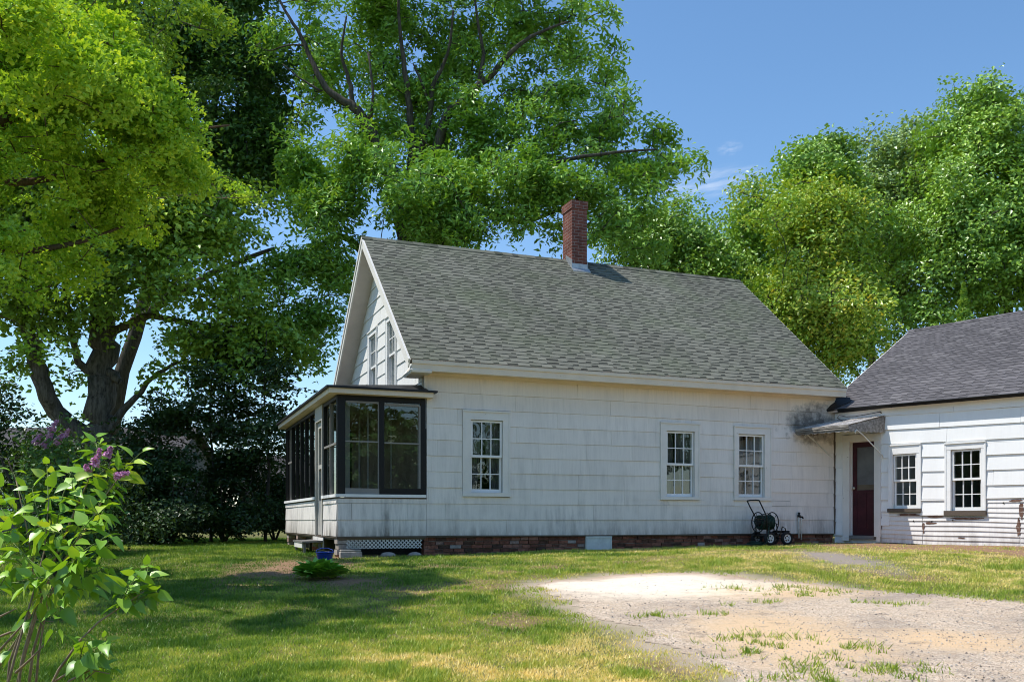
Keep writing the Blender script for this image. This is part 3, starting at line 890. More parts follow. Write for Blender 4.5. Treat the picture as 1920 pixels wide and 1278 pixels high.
mb.box(-.915, -.896, -.04, -.002, 2.15, 3.72)
mb.build('sash_rail', M['grey_sash'], porch)
for (a, b) in ((PX + .146, -.896), (-.799, -.096)):
    mb = MB(Tfront); mb.poly([(a, -.03, 2.1), (b, -.03, 2.1), (b, -.03, 3.76), (a, -.03, 3.76)]); mb.build('pane', M['porch_glass'], porch, out=1)
vs = [2.28, 2.98, 3.66, 4.34, 5.02, 5.70, 6.40]
for (a, b) in [(.0876, 1.36)] + [(vs[i] + .075, vs[i + 1]) for i in range(6)]:
    mb = MB(Tps); mb.poly([(a, -.03, 2.045), (b, -.03, 2.045), (b, -.03, 3.79), (a, -.03, 3.79)]); mb.build('pane', M['porch_glass'], porch, out=1)
mb = MB(Tps)
mb.box(.088, 1.359, -.05, .004, 2.96, 3.0); mb.box(.70, .745, -.05, .004, 2.045, 3.78)
mb.box(5.775, 6.40, -.05, .004, 2.95, 2.99); mb.box(6.05, 6.09, -.05, .004, 2.045, 2.95); mb.box(6.05, 6.09, -.05, .004, 2.99, 3.78)
mb.build('sash_rail', M['grey_sash'], porch)
# white casings of the house wall seen inside, door to house, old things
mb = MB(Tgable); mb.box(.35, .47, .002, .03, 1.3, 3.9); mb.box(2.5, 2.62, .002, .03, 1.3, 3.6); mb.box(3.6, 3.72, .002, .03, 1.3, 3.6); mb.box(2.5, 3.72, .002, .031, 3.601, 3.7)
mb.T = lambda x, v_, z: (x, v_, z); mb.box(-1.49, -1.40, .22, .30, 1.3, 3.78); mb.box(-1.52, -1.36, 2.0, 2.05, 1.3, 3.75); mb.box(-.96, -.93, .7, .74, 1.3, 3.7); mb.box(-.62, -.58, 3., 3.1, 1.3, 3.7)
mb.build('inner_post', M['grey_sash'], porch)
mb = MB(lambda x, v_, z: (x, v_, z)); mb.box(PX + .1, -.01, .1, PD - .1, 3.852, 3.87); mb.T = Tgable; mb.box(.05, PD - .1, .022, .028, 1.25, 3.85); mb.build('shade_lining', M['room_wall'], porch)  # dark wall sheet added so the porch inside looks shaded
# porch door on the side, standing ajar
mb = MB(Tps); mb.box(1.437, 1.50, -.09, .03, 1.25, 3.85); mb.box(2.205, 2.278, -.09, .03, 1.25, 3.85); mb.box(1.501, 2.204, -.09, .03, 3.55, 3.85)
mb.box(1.51, 2.20, -.06, -.02, 1.27, 1.95); mb.box(1.51, 1.60, -.06, -.018, 1.951, 3.54); mb.box(2.10, 2.20, -.06, -.018, 1.951, 3.54); mb.box(1.601, 2.099, -.06, -.019, 3.42, 3.54); mb.box(1.601, 2.099, -.06, -.019, 2.6, 2.68)
mb.build('door', M['old_door'], porch)
# fascia and roof
mb = MB(lambda x, v_, z: (x, v_, z))
mb.box(PX - .18, .10, -.19, -.165, 3.865, 3.955); mb.box(PX - .18, PX - .155, -.1645, PD + .1, 3.865, 3.955); mb.box(PX - .154, -.0, -.1645, PD + .1, 3.862, 3.878)
mb.box(.0, .1, -.164, -.006, 3.862, 3.955)
mb.build('porch_fascia', M['cream_trim'], porch)
mb = MB(lambda x, v_, z: (x, v_, z))
e0, e1, f0, f1 = PX - .235, .17, -.235, PD + .15
mb.box(e0, 0., f0, f1, 3.956, 3.992); mb.box(.0005, e1, f0, -.03, 3.956, 3.990)
mb.add([(e0 + .01, f0 + .01, 3.9925), (-.01, f0 + .01, 3.9925), (-.01, f1 - .01, 3.9925), (e0 + .01, f1 - .01, 3.9925), (-.012, f0 + .5, 4.16), (-.012, f1 - .5, 4.16)], [(0, 1, 4), (3, 0, 4, 5), (2, 3, 5), (1, 2, 5, 4)])
mb.build('porch_roof', M['tar'], porch)
# lattice skirt
mb = MB(Tfront)
lx0, lx1, lz0, lz1 = -1.50, -.07, 1.03, 1.205
for sgn in (1, -1):
    x = lx0 - .4
    while x < lx1 + .4:
        pts = []
        p0, p1 = (x, lz0), (x + sgn * (lz1 - lz0), lz1)
        t0, t1 = 0., 1.
        dx = p1[0] - p0[0]
        for lim, sg in ((lx0, 1), (lx1, -1)):
            for _ in range(1):
                f_ = (lim - p0[0]) / dx
                if (dx > 0) == (sg > 0): t0 = max(t0, f_)
                else: t1 = min(t1, f_)
        if t1 - t0 > .05:
            q0 = (p0[0] + dx * t0, lz0 + (lz1 - lz0) * t0); q1 = (p0[0] + dx * t1, lz0 + (lz1 - lz0) * t1)
            hw = .013; dd = -.03 if sgn > 0 else -.022
            mb.add([(q0[0] - hw, dd, q0[1]), (q0[0] + hw, dd, q0[1]), (q1[0] + hw, dd, q1[1]), (q1[0] - hw, dd, q1[1]),
                    (q0[0] - hw, dd - .006, q0[1]), (q0[0] + hw, dd - .006, q0[1]), (q1[0] + hw, dd - .006, q1[1]), (q1[0] - hw, dd - .006, q1[1])],
                   [(0, 1, 2, 3), (4, 5, 6, 7), (0, 1, 5, 4), (2, 3, 7, 6), (0, 3, 7, 4), (1, 2, 6, 5)])
        x += .073
mb.build('lattice', M['lattice_white'], porch)
mb = MB(lambda x, v_, z: (x, v_, z)); rr = random.Random(12)
for (px_, pv) in ((PX + .02, .03), (PX + .02, 2.9), (PX + .02, PD - .35), (PX + .02, 4.8)):
    mb = MB(lambda x, v_, z: (x, v_, z))
    for k in range(4): mb.box(px_ + rr.uniform(-.02, .02), px_ + .22 + rr.uniform(-.02, .02), pv, pv + .3 + rr.uniform(-.03, .03), .82 + k * .102, .82 + k * .102 + .094, 0, rr.uniform(.6, 1))
    mb.build('pier', M['rubble_brick'], porch)
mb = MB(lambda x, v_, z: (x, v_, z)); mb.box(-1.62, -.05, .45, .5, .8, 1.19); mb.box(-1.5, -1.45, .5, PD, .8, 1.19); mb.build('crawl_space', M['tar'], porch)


# ================================================================== THE WHITE WING (side building)
WO = (7.388, 20.876, 0.0); WROT = math.atan2(-.788, .6157)
wW = Vector((.6157, -.788, 0)); wI = Vector((.788, .6157, 0))
wing = empty('side_building', WO, WROT, 'low white side building with dark purple grey roof, red door and sagging clapboards', 'house')
WL, WD = 9.6, 7.6
WA = ((1.335, 2.044, 1.735, 3.165), (1.417, 1.957, 1.818, 2.984), 2.409)
WB = ((2.575, 3.379, 1.66, 3.125), (2.683, 3.298, 1.761, 3.006), 2.396)
WC = ((5.3, 6.1, 1.66, 3.125), (5.41, 6.0, 1.761, 3.006), 2.396)
WDm = ((7.3, 8.1, 1.66, 3.125), (7.41, 8.0, 1.761, 3.006), 2.396)
wins = (WA, WB, WC, WDm)
doorh = (.23, 1.149, 1.0, 3.475)
sagf = lambda x, z: .018 * math.sin(x * 1.15 + .4) * max(0, (z - 1.4)) / 2 - .012 * x * (z > 2.2)
mb = MB(TF)
siding(mb, .0, .23, 1.22, 3.95, seed=41, pw=1.3)
siding(mb, 1.149, WL, 2.0, 4.1, holes=[hole(w) for w in wins], seed=43, pw=1.6, lap=.024, sag=sagf)
siding(mb, 1.149, 1.335, 1.45, 2.0, holes=[], seed=44, lap=.024)
siding(mb, 2.046, 2.573, 1.665, 1.998, course=.31, seed=45, lap=.03)
siding(mb, .23, 1.149, 3.49, 3.95, seed=46)
mb.build('siding', M['wing_siding'], wing)
mb = MB(TF); z = 1.075; rr = random.Random(4)
while z < 2.0:
    for (a, b) in ((1.149, 2.07 + rr.uniform(-.005, .005)), (2.078, 4.02), (4.03, 6.6), (6.61, WL)):
        for (p, q, zb, zt) in sub_rects((a, b, z, z + .098), [(w[0][0] - .02, w[0][1] + .02, w[0][2], 9) for w in wins]):
            sg = lambda x: -.016 * (x - 1.1) + .008 * math.sin(x * 2.2 + z * 5)
            xs = np.linspace(p, q, max(2, int((q - p) / .3) + 2)); nn = len(xs)
            lapz = .021
            pts = [(x, -.006 + lapz, zb + sg(x)) for x in xs] + [(x, -.006, zt - .001 + sg(x)) for x in xs] + [(x, -.03, zb + sg(x)) for x in xs]
            mb.add(pts, [(i, i + 1, nn + i + 1, nn + i) for i in range(nn - 1)] + [(2 * nn + i, 2 * nn + i + 1, i + 1, i) for i in range(nn - 1)], 0, rr.random())
    z += .0985
mb.build('clapboard', M['clapboard_paint'], wing, closed=False)
mb = MB(TF)


def flake(cx, cz, rx, rz, d=.0125, seed=0, m=0):
    r_ = random.Random(seed); pts = []
    for k in range(14):
        a = 6.283 * k / 14; q = r_.uniform(.6, 1.1); pts.append((cx + rx * q * math.cos(a), d, cz + rz * q * math.sin(a)))
    mb.poly(pts, m)


for (x, z, rx, rz, s_) in ((2.10, 1.40, .03, .14, 1), (2.25, 1.50, .13, .03, 2), (4.0, 1.43, .05, .19, 3), (4.06, 1.75, .05, .22, 4), (3.95, 1.94, .14, .03, 5), (3.0, 1.60, .36, .03, 6), (1.75, 1.68, .32, .035, 7), (2.35, 1.64, .2, .03, 8), (1.16, 1.50, .012, .2, 9), (2.9, 1.2, .1, .015, 10)):
    flake(x, z, rx, rz, .0145, s_)
for (x, z) in ((1.88, 1.545), (2.28, 1.535), (3.72, 1.90), (2.72, 1.56), (5.0, 1.6)): flake(x, z, .018, .020, .016, 3, 1)
mb.build('bare_wood', [M['paint_flake'], M['tar']], wing, out=1)
mb = MB(TF); backing(mb, 0, WL, .95, 4.0, holes=[ihole(w) for w in wins] + [(.40, .995, 1.2, 3.32)], d=-.032)
mb.T = lambda v_, d, z: (-d, v_, z); backing(mb, 0, WD, .95, 6.3, halves=[(-.595, 1, 4.03), (.595, 1, 4.03 + .595 * WD)], d=-.0)
mb.T = lambda v_, d, z: (WL + d, v_, z); backing(mb, 0, WD, .95, 6.3, halves=[(-.595, 1, 4.03), (.595, 1, 4.03 + .595 * WD)], d=-.0)
mb.T = lambda x, d, z: (x, WD + d, z); backing(mb, 0, WL, .95, 4.0)
mb.build('sheathing', M['wing_siding'], wing, closed=False)
mb = MB(); mb.poly([(.05, -.05, 1.1), (WL - .05, -.05, 1.1), (WL - .05, -2.6, 1.1), (.05, -2.6, 1.1)]); mb.poly([(.05, -2.6, 1.1), (WL - .05, -2.6, 1.1), (WL - .05, -2.6, 3.9), (.05, -2.6, 3.9)])
mb.poly([(.05, -.05, 3.9), (WL - .05, -.05, 3.9), (WL - .05, -2.6, 3.9), (.05, -2.6, 3.9)])
for x in (.06, 1.2, 4.5, 6.7, WL - .06): mb.poly([(x, -.05, 1.1), (x, -2.6, 1.1), (x, -2.6, 3.9), (x, -.05, 3.9)])
mb.build('interior', M['wing_room'], wing, closed=False)
for w in wins: window(wing, TF, *w, trim_m='bright_trim', sill_m='rotten_sill', grids=((3, 2), (3, 2)), curtain=False, lowset=.04)
mb = MB(TF); mb.box(1.0, WL, -.03, .0, .93, 1.07); mb.build('foundation', M['mortar'], wing)
mb = MB(TF); mb.box(0.03, WL, .012, .03, 3.9, 4.0); mb.build('frieze', M['bright_trim'], wing)
# roof
q = math.atan2(6.43 - 4.06, 4.0); cq, sq = math.cos(q), math.sin(q); WS = math.hypot(4.0, 2.37)
ez = lambda x: 4.06 - .018 * max(0, x - .5)
Twf = lambda x, d, s: (x, -.2 + s * cq - d * sq, ez(x) * (1 - s / WS) + 4.06 * s / WS + s * sq + d * cq)
Twb = lambda x, d, s: (x, 2 * 3.8 + .2 - s * cq + d * sq, 4.06 + s * sq + d * cq)
mb = MB(Twf); shingles(mb, -.24, WL + .25, WS, .142, .12, .34, 51); mb.T = Twb; shingles(mb, -.24, WL + .25, WS, .142, .5, .9, 52)
wroof = mb.build('roof', M['purple_shingle'], wing, closed=False)
mb = MB(Twf)
for k in range(20):
    for j in range(4): mb.box(-.23 + k * .5035, -.23 + (k + 1) * .5035, -.07, -.02, .01 + WS * j / 4 - .01 * j / 4, .01 + WS * (j + 1) / 4 - .01 * (j + 1) / 4)
mb.T = Twb; mb.box(-.23, WL + .24, -.05, -.004, .01, WS)
mb.build('roof_deck', M['soffit_paint'], wroof)
mb = MB(Twf)
for (a, b) in ((.2, .5), (.5001, WL + .25)): mb.box(a, b, -.06, .014, -.018, .004)
mb.build('drip_edge', M['dark_frame'], wroof)
mb = MB(Twf); x = -.24
while x < WL + .2:
    for T_ in (Twf, Twb):
        mb.T = T_; mb.add([(x - .05, .016, WS - .13), (x + .2, .012, WS - .13), (x + .2, .014, WS + .01), (x - .05, .018, WS + .01)], [(0, 1, 2, 3)], 0, rr.random())
    x += .2
mb.build('ridge_cap', M['purple_shingle'], wroof, closed=False)
mb = MB(Twf)
for T_, e in ((Twf, 0), (Twb, .004)): mb.T = T_; mb.box(-.27 - e, -.24 + e, -.16, -.003, 0, WS); mb.box(WL + .25 - e, WL + .28 + e, -.16, -.003, 0, WS)
mb.build('rake_board', M['white_trim'], wroof)
# tar patch where the two roofs meet, its black also paints the eave shadow
mb = MB(Twf)
pf = [(-.2, .03, -.04), (.10, .035, -.03), (.22, .025, .16), (.36, .02, .34), (.26, .05, .5), (-.02, .13, .52), (-.2, .12, .3)]
mb.add(pf + [(a, -.01, s) for a, _, s in pf], [tuple(range(7))] + [(i, (i + 1) % 7, 7 + (i + 1) % 7, 7 + i) for i in range(7)])
mb.build('flashing', M['tar'], wroof)
# door
mb = MB(TF)
mb.box(.23, .398, -.02, .045, 1.20, 3.32); mb.box(.995, 1.147, -.02, .045, 1.20, 3.32); mb.box(.215, 1.16, -.02, .05, 3.321, 3.475)
mb.box(.21, .40, -.02, .06, 1.10, 1.199); mb.box(.40, .412, -.16, -.021, 1.2, 3.32); mb.box(.983, .995, -.16, -.021, 1.2, 3.32); mb.box(.412, .983, -.16, -.021, 3.308, 3.32)
mb.box(1.06, 1.147, .0455, .052, 1.10, 2.9)
mb.build('door_casing', M['white_trim'], wing)
mb = MB(TF); x0, x1, z0, z1, mid = .415, .980, 1.225, 3.305, 2.235
mb.box(x0, x0 + .095, -.11, -.07, z0, z1); mb.box(x1 - .05, x1, -.11, -.07, z0, z1); mb.box(x0 + .095, x1 - .05, -.11, -.071, z1 - .11, z1); mb.box(x0 + .095, x1 - .05, -.11, -.071, mid - .06, mid + .0)
mb.box(x0 + .095, x1 - .05, -.105, -.082, z0 + .14, mid - .06); mb.box(x0 + .095, x1 - .05, -.11, -.071, z0, z0 + .14)
mb.box((x0 + x1) / 2 - .005, (x0 + x1) / 2 + .045, -.105, -.074, z0 + .141, mid - .061)
door = mb.build('door', M['door_red'], wing)
door['label'] = 'dark red door with grey glazed upper half'
t = NT('screen'); t_n = t.noise(t.obj((1, 1, 1)), 3, 4)
M['screen'] = t.finish(t.ramp(t_n, [(.3, (.10, .10, .10)), (.7, (.16, .16, .155))]), .35, None, spec=.4)
mb = MB(TF); mb.box(x0 + .096, x1 - .051, -.10, -.088, mid + .001, z1 - .111); mb.build('pane', M['screen'], door)
mb = MB(TF); mb.box(x0 + .096, x1 - .051, -.0875, -.084, mid + .002, mid + .12); mb.build('screen_rail', M['room_wall'], door)
mb = MB(TF); mb.disc((.462, .06, 2.28), (0, -1, 0), [(-.02, .012), (.015, .012), (.016, .03), (.035, .033), (.05, .022), (.055, 0)], 14); mb.build('handle', M['brass'], door, smooth=True)
mb = MB(TF); mb.box(.40, .995, -.16, .07, 1.14, 1.222); mb.build('threshold', M['step_wood'], wing)
# awning
mb = MB(); DEPA = 1.16
aw = lambda f, g: (-.10 + (1.25 + .10) * f + g * (-.15 if f < .5 else -.17) * 1.0, g)     # f along, g out 0..1
n_ = 72; pts = []; fcs = []
zt_ = lambda g: 3.845 - .27 * g
for i in range(n_ + 1):
    for j in range(9):
        f_, g_ = i / n_, j / 8
        a = -.05 + 1.29 * f_ - .17 * g_; y = -DEPA * g_
        pts.append((a, -y, zt_(g_) + .014 * math.cos(i * math.pi / 2.0) - .006 * math.sin(f_ * 3.1)))
for i in range(n_):
    for j in range(8): fcs.append((i * 9 + j, (i + 1) * 9 + j, (i + 1) * 9 + j + 1, i * 9 + j + 1))
mb.add(pts, fcs); awn = mb.build('awning', M['awning_top'], wing, closed=False, smooth=False)
mb = MB(TF)


def lip(p0, p1, top0, top1, bot0, bot1, scal=.022, n=60):
    pts = []
    for i in range(n + 1):
        f_ = i / n; a = p0[0] + (p1[0] - p0[0]) * f_; d = p0[1] + (p1[1] - p0[1]) * f_
        pts += [(a, d, top0 + (top1 - top0) * f_), (a, d, bot0 + (bot1 - bot0) * f_ - scal * abs(math.sin(f_ * n * .36)))]
    mb.add(pts, [(2 * i, 2 * i + 2, 2 * i + 3, 2 * i + 1) for i in range(n)])


lip((-.225, DEPA + .003), (1.075, DEPA + .003), 3.57, 3.56, 3.47, 3.455)
lip((1.075, DEPA + .002), (1.247, -.01), 3.565, 3.83, 3.455, 3.49, n=66)
lip((-.225, DEPA + .002), (-.053, -.01), 3.57, 3.84, 3.47, 3.5, n=66)
mb.box(-.24, 1.085, DEPA + .005, DEPA + .03, 3.535, 3.59); mb.box(-.24, 1.085, DEPA + .005, DEPA + .022, 3.495, 3.52)
mb.build('valance', M['awning_metal'], awn, closed=False)
mb = MB()
for a0_, a1_ in ((-.02, -.13), (1.2, 1.10)):
    mb.tube([(a1_, -.95, 3.40), (a1_ + .01, -.99, 3.44), (a1_ + .01, -.93, 3.49), (a1_ + .01, -.86, 3.46), (a1_ + .03, -.7, 3.38), (a0_ - .0, -.06, 2.98), (a0_, -.035, 2.93)], .013, 6)
mb.build('bracket', M['pipe_white'], awn, smooth=True)
mb = MB(); mb.tube([(.55, -.55, 3.75), (.45, -.62, 3.82), (.5, -.6, 3.88), (.6, -.5, 3.84), (.75, -.4, 3.84), (1.15, -.06, 3.93), (1.17, -.04, 3.90)], .012, 6); mb.build('wire', M['cable_black'], awn, smooth=True)
mb = MB(TF); mb.box(-.02, .03, .005, .035, 1.25, 3.75); mb.build('corner_post', M['rotten_sill'], wing)


# ================================================================== TREES
def leaf_mesh(name, C, Nrm, Ln, Wd, mat, parent, rnd, fold=.18):
    """folded two-triangle leaves: centres C, normals, length, width arrays"""
    n = len(C)
    Nrm = Nrm / np.linalg.norm(Nrm, axis=1, keepdims=True)
    a = RNG.normal(size=(n, 3)); a -= (a * Nrm).sum(1, keepdims=True) * Nrm; a /= np.linalg.norm(a, axis=1, keepdims=True)
    b = np.cross(Nrm, a)
    L_ = Ln[:, None] * .5; W_ = Wd[:, None] * .5
    droop = Nrm * (Ln[:, None] * .12)
    p0 = C - a * L_; p1 = C + a * L_ - droop
    l = C + b * W_ + Nrm * (W_ * fold * 2) - a * L_ * .15; r = C - b * W_ + Nrm * (W_ * fold * 2) - a * L_ * .15
    V = np.stack([p0, r, p1, l], 1).reshape(-1, 3)
    i = np.arange(n)[:, None] * 4
    Lp = np.concatenate([i, i + 1, i + 2, i, i + 2, i + 3], 1).reshape(-1)
    return np_mesh(name, V, 3, Lp, [mat], parent, rnd=np.repeat(rnd, 2))


def px_clumps(lst):
    """(px, py, Y, rx_px, ry_px, ry_depth_m, weight)"""
    out = []
    for (px, py, Y, rx, ry, rd, *w) in lst:
        c = at(px, py, Y); out.append((*c, 1.12 * rx / F * Y, 1.1 * rd, 1.12 * ry / F * Y, w[0] if w else 1.0))
    return out


def tree(name, label, cat, limbs, clumps, n_spray, per, leaf_len, leafm, barkm, seed, group=None, spray_r=.55, tip=.010, tone=0.0, wide=.62, flat=.45, trunk_n=9, gaps=0.22, upness=.9, gscale=.55, clus=6, sunny=False):
    global RNG
    RNG = np.random.default_rng(seed)
    root = limbs[0][0]
    base = Vector(root[:3])
    e = empty(name, base, 0, label, cat, group)
    nodes = []; par = []; fixed = []
    wood = MB()
    for lb in limbs:
        pts = [Vector(p[:3]) for p in lb]; rad = [p[3] for p in lb]
        # smooth the limb
        sp_, sr = [], []
        for k in range(len(pts) - 1):
            p0, p1, p2, p3 = pts[max(k - 1, 0)], pts[k], pts[k + 1], pts[min(k + 2, len(pts) - 1)]
            for j in range(4):
                t_ = j / 4
                sp_.append(.5 * ((2 * p1) + (p2 - p0) * t_ + (2 * p0 - 5 * p1 + 4 * p2 - p3) * t_ * t_ + (3 * p1 - p0 - 3 * p2 + p3) * t_ ** 3)); sr.append(rad[k] + (rad[k + 1] - rad[k]) * t_)
        sp_.append(pts[-1]); sr.append(rad[-1])
        jit = [p + Vector(RNG.normal(size=3) * r_ * .18) if 0 < i < len(sp_) - 1 else p for i, (p, r_) in enumerate(zip(sp_, sr))]
        wood.tube([p - base for p in jit], sr, trunk_n if rad[0] > .1 else 6)
        start = 0 if lb is not limbs[0] else int(len(jit) * .35)
        for p, r_ in list(zip(jit, sr))[start:]: nodes.append(np.array(p)); par.append(-1); fixed.append(r_)
    cw = np.array([c[6] * (c[3] * c[4] * c[5]) ** (2 / 3) for c in clumps]); cnt = np.maximum(1, np.round(n_spray * cw / cw.sum())).astype(int)
    S = []; CC = []
    for c, m in zip(clumps, cnt):
        d = RNG.normal(size=(m, 3)); d /= np.linalg.norm(d, axis=1, keepdims=True)
        q = RNG.random((m, 1)) ** .42
        nz_ = fbm(d[:, 0] * 1.7 + d[:, 2] * 2.1 + c[0], d[:, 1] * 1.7 - d[:, 2] * 1.3 + c[2], 1.1, 2, seed + 3)[:, None]
        q = q * (.45 + 1.05 * nz_) * np.where(RNG.random((m, 1)) < .14, 1.3, 1.)
        P_ = np.array(c[:3]) + d * q * np.array(c[3:6])
        ns_ = max(1, m // clus); P_ = P_[RNG.integers(0, ns_, m)] + RNG.normal(size=(m, 3)) * spray_r * np.array([.62, .62, .40])
        S.append(P_); CC.append(np.repeat(np.array([c[:3]]), m, 0))
    S = np.concatenate(S); CC = np.concatenate(CC)
    if gaps:
        g = fbm(S[:, 0] + .559 * S[:, 2], S[:, 1] + .3, gscale, 2, seed) if sunny else fbm(S[:, 0] + S[:, 1] * .7, S[:, 2] - S[:, 1] * .4, gscale, 2, seed); k = g > np.quantile(g, gaps); S = S[k]; CC = CC[k]
    NA = np.array(nodes)
    nn_ = len(NA); cap = nn_ + len(S) * 4
    A = np.zeros((cap, 3)); A[:nn_] = NA
    d0 = np.array([np.min(((NA - s) ** 2).sum(1)) for s in S])
    parent = list(par); cnt_ = [0] * nn_; chains = []
    for k in np.argsort(d0):
        s = S[k]
        dd = np.sqrt(((A[:nn_] - s) ** 2).sum(1)); dd = dd + .8 * np.maximum(0, A[:nn_, 2] - s[2])
        j = int(np.argmin(dd)); p = A[j]; v_ = s - p; ln = np.linalg.norm(v_)
        prev = j; ids = [j]; ns = 3 if ln > .5 else 1
        for q in range(1, ns + 1):
            t_ = q / ns
            pt = p + v_ * t_ + np.array([0, 0, .10 * ln * math.sin(math.pi * t_)]) + (RNG.normal(size=3) * .05 * ln if q < ns else 0)
            A[nn_] = pt; parent.append(prev); fixed.append(None); cnt_.append(0); prev = nn_; ids.append(nn_); nn_ += 1
        chains.append(ids)
    cnt_ = np.ones(nn_)
    for k in range(nn_ - 1, -1, -1):
        if parent[k] >= 0: cnt_[parent[k]] += cnt_[k] * .45
    for ids in chains:
        rs = [tip * cnt_[i] ** .5 for i in ids]; rs[0] = min(rs[1] * 1.15, fixed[ids[0]] if fixed[ids[0]] else rs[1] * 1.3)
        rs = [min(r_, .16) for r_ in rs]
        wood.tube([Vector(A[i]) - base for i in ids], rs, 4, cap=False)
    tr = wood.build('trunk', barkm, e, smooth=True, closed=False)
    # foliage
    m = len(S)
    ctr = np.array([c[:3] for c in clumps]).mean(0)
    outw = S - CC; outw /= (np.linalg.norm(outw, axis=1, keepdims=True) + 1e-6)
    ax = np.array([0, 0, 1.]) * upness + outw * .55 + RNG.normal(size=(m, 3)) * .22; ax /= np.linalg.norm(ax, axis=1, keepdims=True)
    e1 = np.cross(ax, RNG.normal(size=(m, 3))); e1 /= np.linalg.norm(e1, axis=1, keepdims=True); e2 = np.cross(ax, e1)
    sr = spray_r * (.65 + .7 * RNG.random(m))
    N = m * per; idx = np.repeat(np.arange(m), per)
    th = RNG.random(N) * 6.283; rr_ = np.sqrt(RNG.random(N)); hh = RNG.normal(size=N) * flat * .5
    rad = sr[idx] * rr_
    C = S[idx] + e1[idx] * (np.cos(th) * rad)[:, None] + e2[idx] * (np.sin(th) * rad)[:, None] + ax[idx] * (hh * sr[idx] - .25 * rr_ ** 2 * sr[idx])[:, None]
    Nr = ax[idx] * .8 + np.array([-.22, 0, .5]) + outw[idx] * .25 + RNG.normal(size=(N, 3)) * .72
    ln = leaf_len * (.65 + .6 * RNG.random(N))
    tn = fbm(S[:, 0] + 9, S[:, 2] + S[:, 1], .5, 2, seed + 5)
    rnd = np.clip(.38 + tone + .5 * (tn[idx] - .5) + .25 * (RNG.random(m)[idx] - .5) + .45 * (RNG.random(N) - .5) + .10 * rr_, 0, 1)
    cr = leaf_mesh('crown', C - np.array(base), Nr, ln, ln * wide, leafm, e, rnd)
    return e


def stem(pts):
    """[(px, py, Y, radius_m)] -> world"""
    return [(*at(x, y, Y), r) for x, y, Y, r in pts]


def gz(p, drop=.06):
    return (p[0], p[1], float(G(p[0], p[1])) - drop, p[3])


# --- big old maple on the west side, with the thick scarred trunk
tr0 = [(-12.35, 27.2, .85, .62), (-12.3, 27.2, 1.6, .50)] + stem([(188, 830, 27.2, .42), (190, 760, 27.2, .40), (192, 690, 27.2, .39), (192, 620, 27.2, .38), (196, 560, 27.2, .34), (205, 460, 27, .28), (215, 340, 26.8, .18), (230, 200, 26.6, .13)])
limbs = [tr0,
         stem([(178, 850, 27.2, .32), (140, 805, 27, .27), (98, 760, 26.6, .25), (72, 690, 26.2, .23), (56, 630, 26, .20), (40, 560, 25.6, .19), (28, 470, 25.4, .14), (20, 380, 25.2, .09)]),
         stem([(205, 810, 27.2, .15), (232, 770, 27.1, .11), (258, 742, 27, .085), (285, 708, 26.8, .06), (330, 680, 26.6, .05)]),
         stem([(205, 625, 27.1, .14), (245, 607, 26.8, .10), (275, 592, 26.5, .09), (330, 600, 26.2, .07), (400, 612, 26, .06), (470, 615, 25.8, .04)]),
         stem([(190, 712, 27.1, .14), (158, 690, 26.8, .12), (142, 660, 26.6, .10), (134, 610, 26.4, .08), (120, 540, 26, .05)]),
         stem([(205, 700, 27.1, .18), (220, 710, 26.95, .13), (224, 714, 26.9, .08)]),
         stem([(200, 500, 27, .13), (270, 430, 26.5, .09), (350, 380, 26, .05), (420, 340, 26, .03)]),
         stem([(198, 560, 27, .10), (290, 520, 26.5, .07), (370, 470, 26, .05), (420, 440, 26, .03)])]
cl = px_clumps([(60, 480, 25, 110, 100, 2.2), (160, 430, 25, 120, 100, 2.4), (270, 350, 25.5, 110, 110, 2.4), (340, 430, 25.5, 100, 90, 2.0), (250, 500, 25, 110, 60, 2.0), (385, 350, 26, 45, 70, 1.4),
                (380, 490, 25.6, 60, 60, 1.5), (330, 560, 25.5, 100, 38, 1.6), (440, 560, 25.5, 70, 40, 1.4), (350, 650, 26.3, 70, 42, 1.1), (300, 700, 26.3, 26, 34, .7, .5), (430, 640, 26, 80, 40, 1.3), (520, 640, 26, 60, 50, 1.3), (470, 690, 26.4, 50, 30, 1.0, .7),
                (50, 590, 25, 60, 40, 1.4, .7), (120, 550, 25, 60, 30, 1.3, .7), (15, 690, 25.5, 25, 35, 1., .5), (130, 705, 26.6, 26, 14, .5, .3), (120, 250, 26, 130, 130, 2.6), (-120, 350, 26, 160, 200, 3), (200, 40, 27, 200, 120, 3), (30, 350, 24.6, 80, 80, 2)])
tree('maple_tree', 'massive old maple with scarred grey forked trunk standing beyond the lilac bush', 'tree', limbs, cl, 2100, 52, .18, M['maple_leaf'], M['maple_bark'], 101, spray_r=.62, trunk_n=14)

# --- near maple whose yellow green boughs reach in from the west
limbs = [[(-9.8, 12.5, .7, .30), (-9.7, 12.5, 3.5, .26), (-9.3, 12.5, 6.5, .21), (-8.9, 12.3, 9.5, .14), (-8.6, 12.2, 12, .07)],
         [(-9.6, 12.5, 4.8, .12)] + stem([(-150, 330, 12.2, .10), (0, 238, 12, .05), (60, 205, 12, .04), (130, 150, 12, .028), (200, 110, 12, .015)]),
         [(-9.5, 12.5, 5.0, .10)] + stem([(-100, 280, 12, .07), (20, 215, 11.8, .05), (90, 170, 11.8, .035), (150, 120, 12, .02)]),
         [(-9.5, 12.5, 4.2, .11)] + stem([(-100, 360, 12.4, .07), (60, 340, 12.6, .05), (200, 300, 13, .03), (330, 250, 13.2, .02), (430, 235, 13.2, .012)]),
         [(-9.6, 12.5, 3.6, .10)] + stem([(-100, 480, 12.4, .06), (60, 470, 12.6, .045), (160, 450, 13, .03), (240, 420, 13.2, .015)]),
         [(-9.5, 12.5, 5.8, .10), (-8.3, 11, 7.4, .06), (-7.2, 9.6, 8.2, .03), (-6.6, 8.6, 8.6, .015)]]
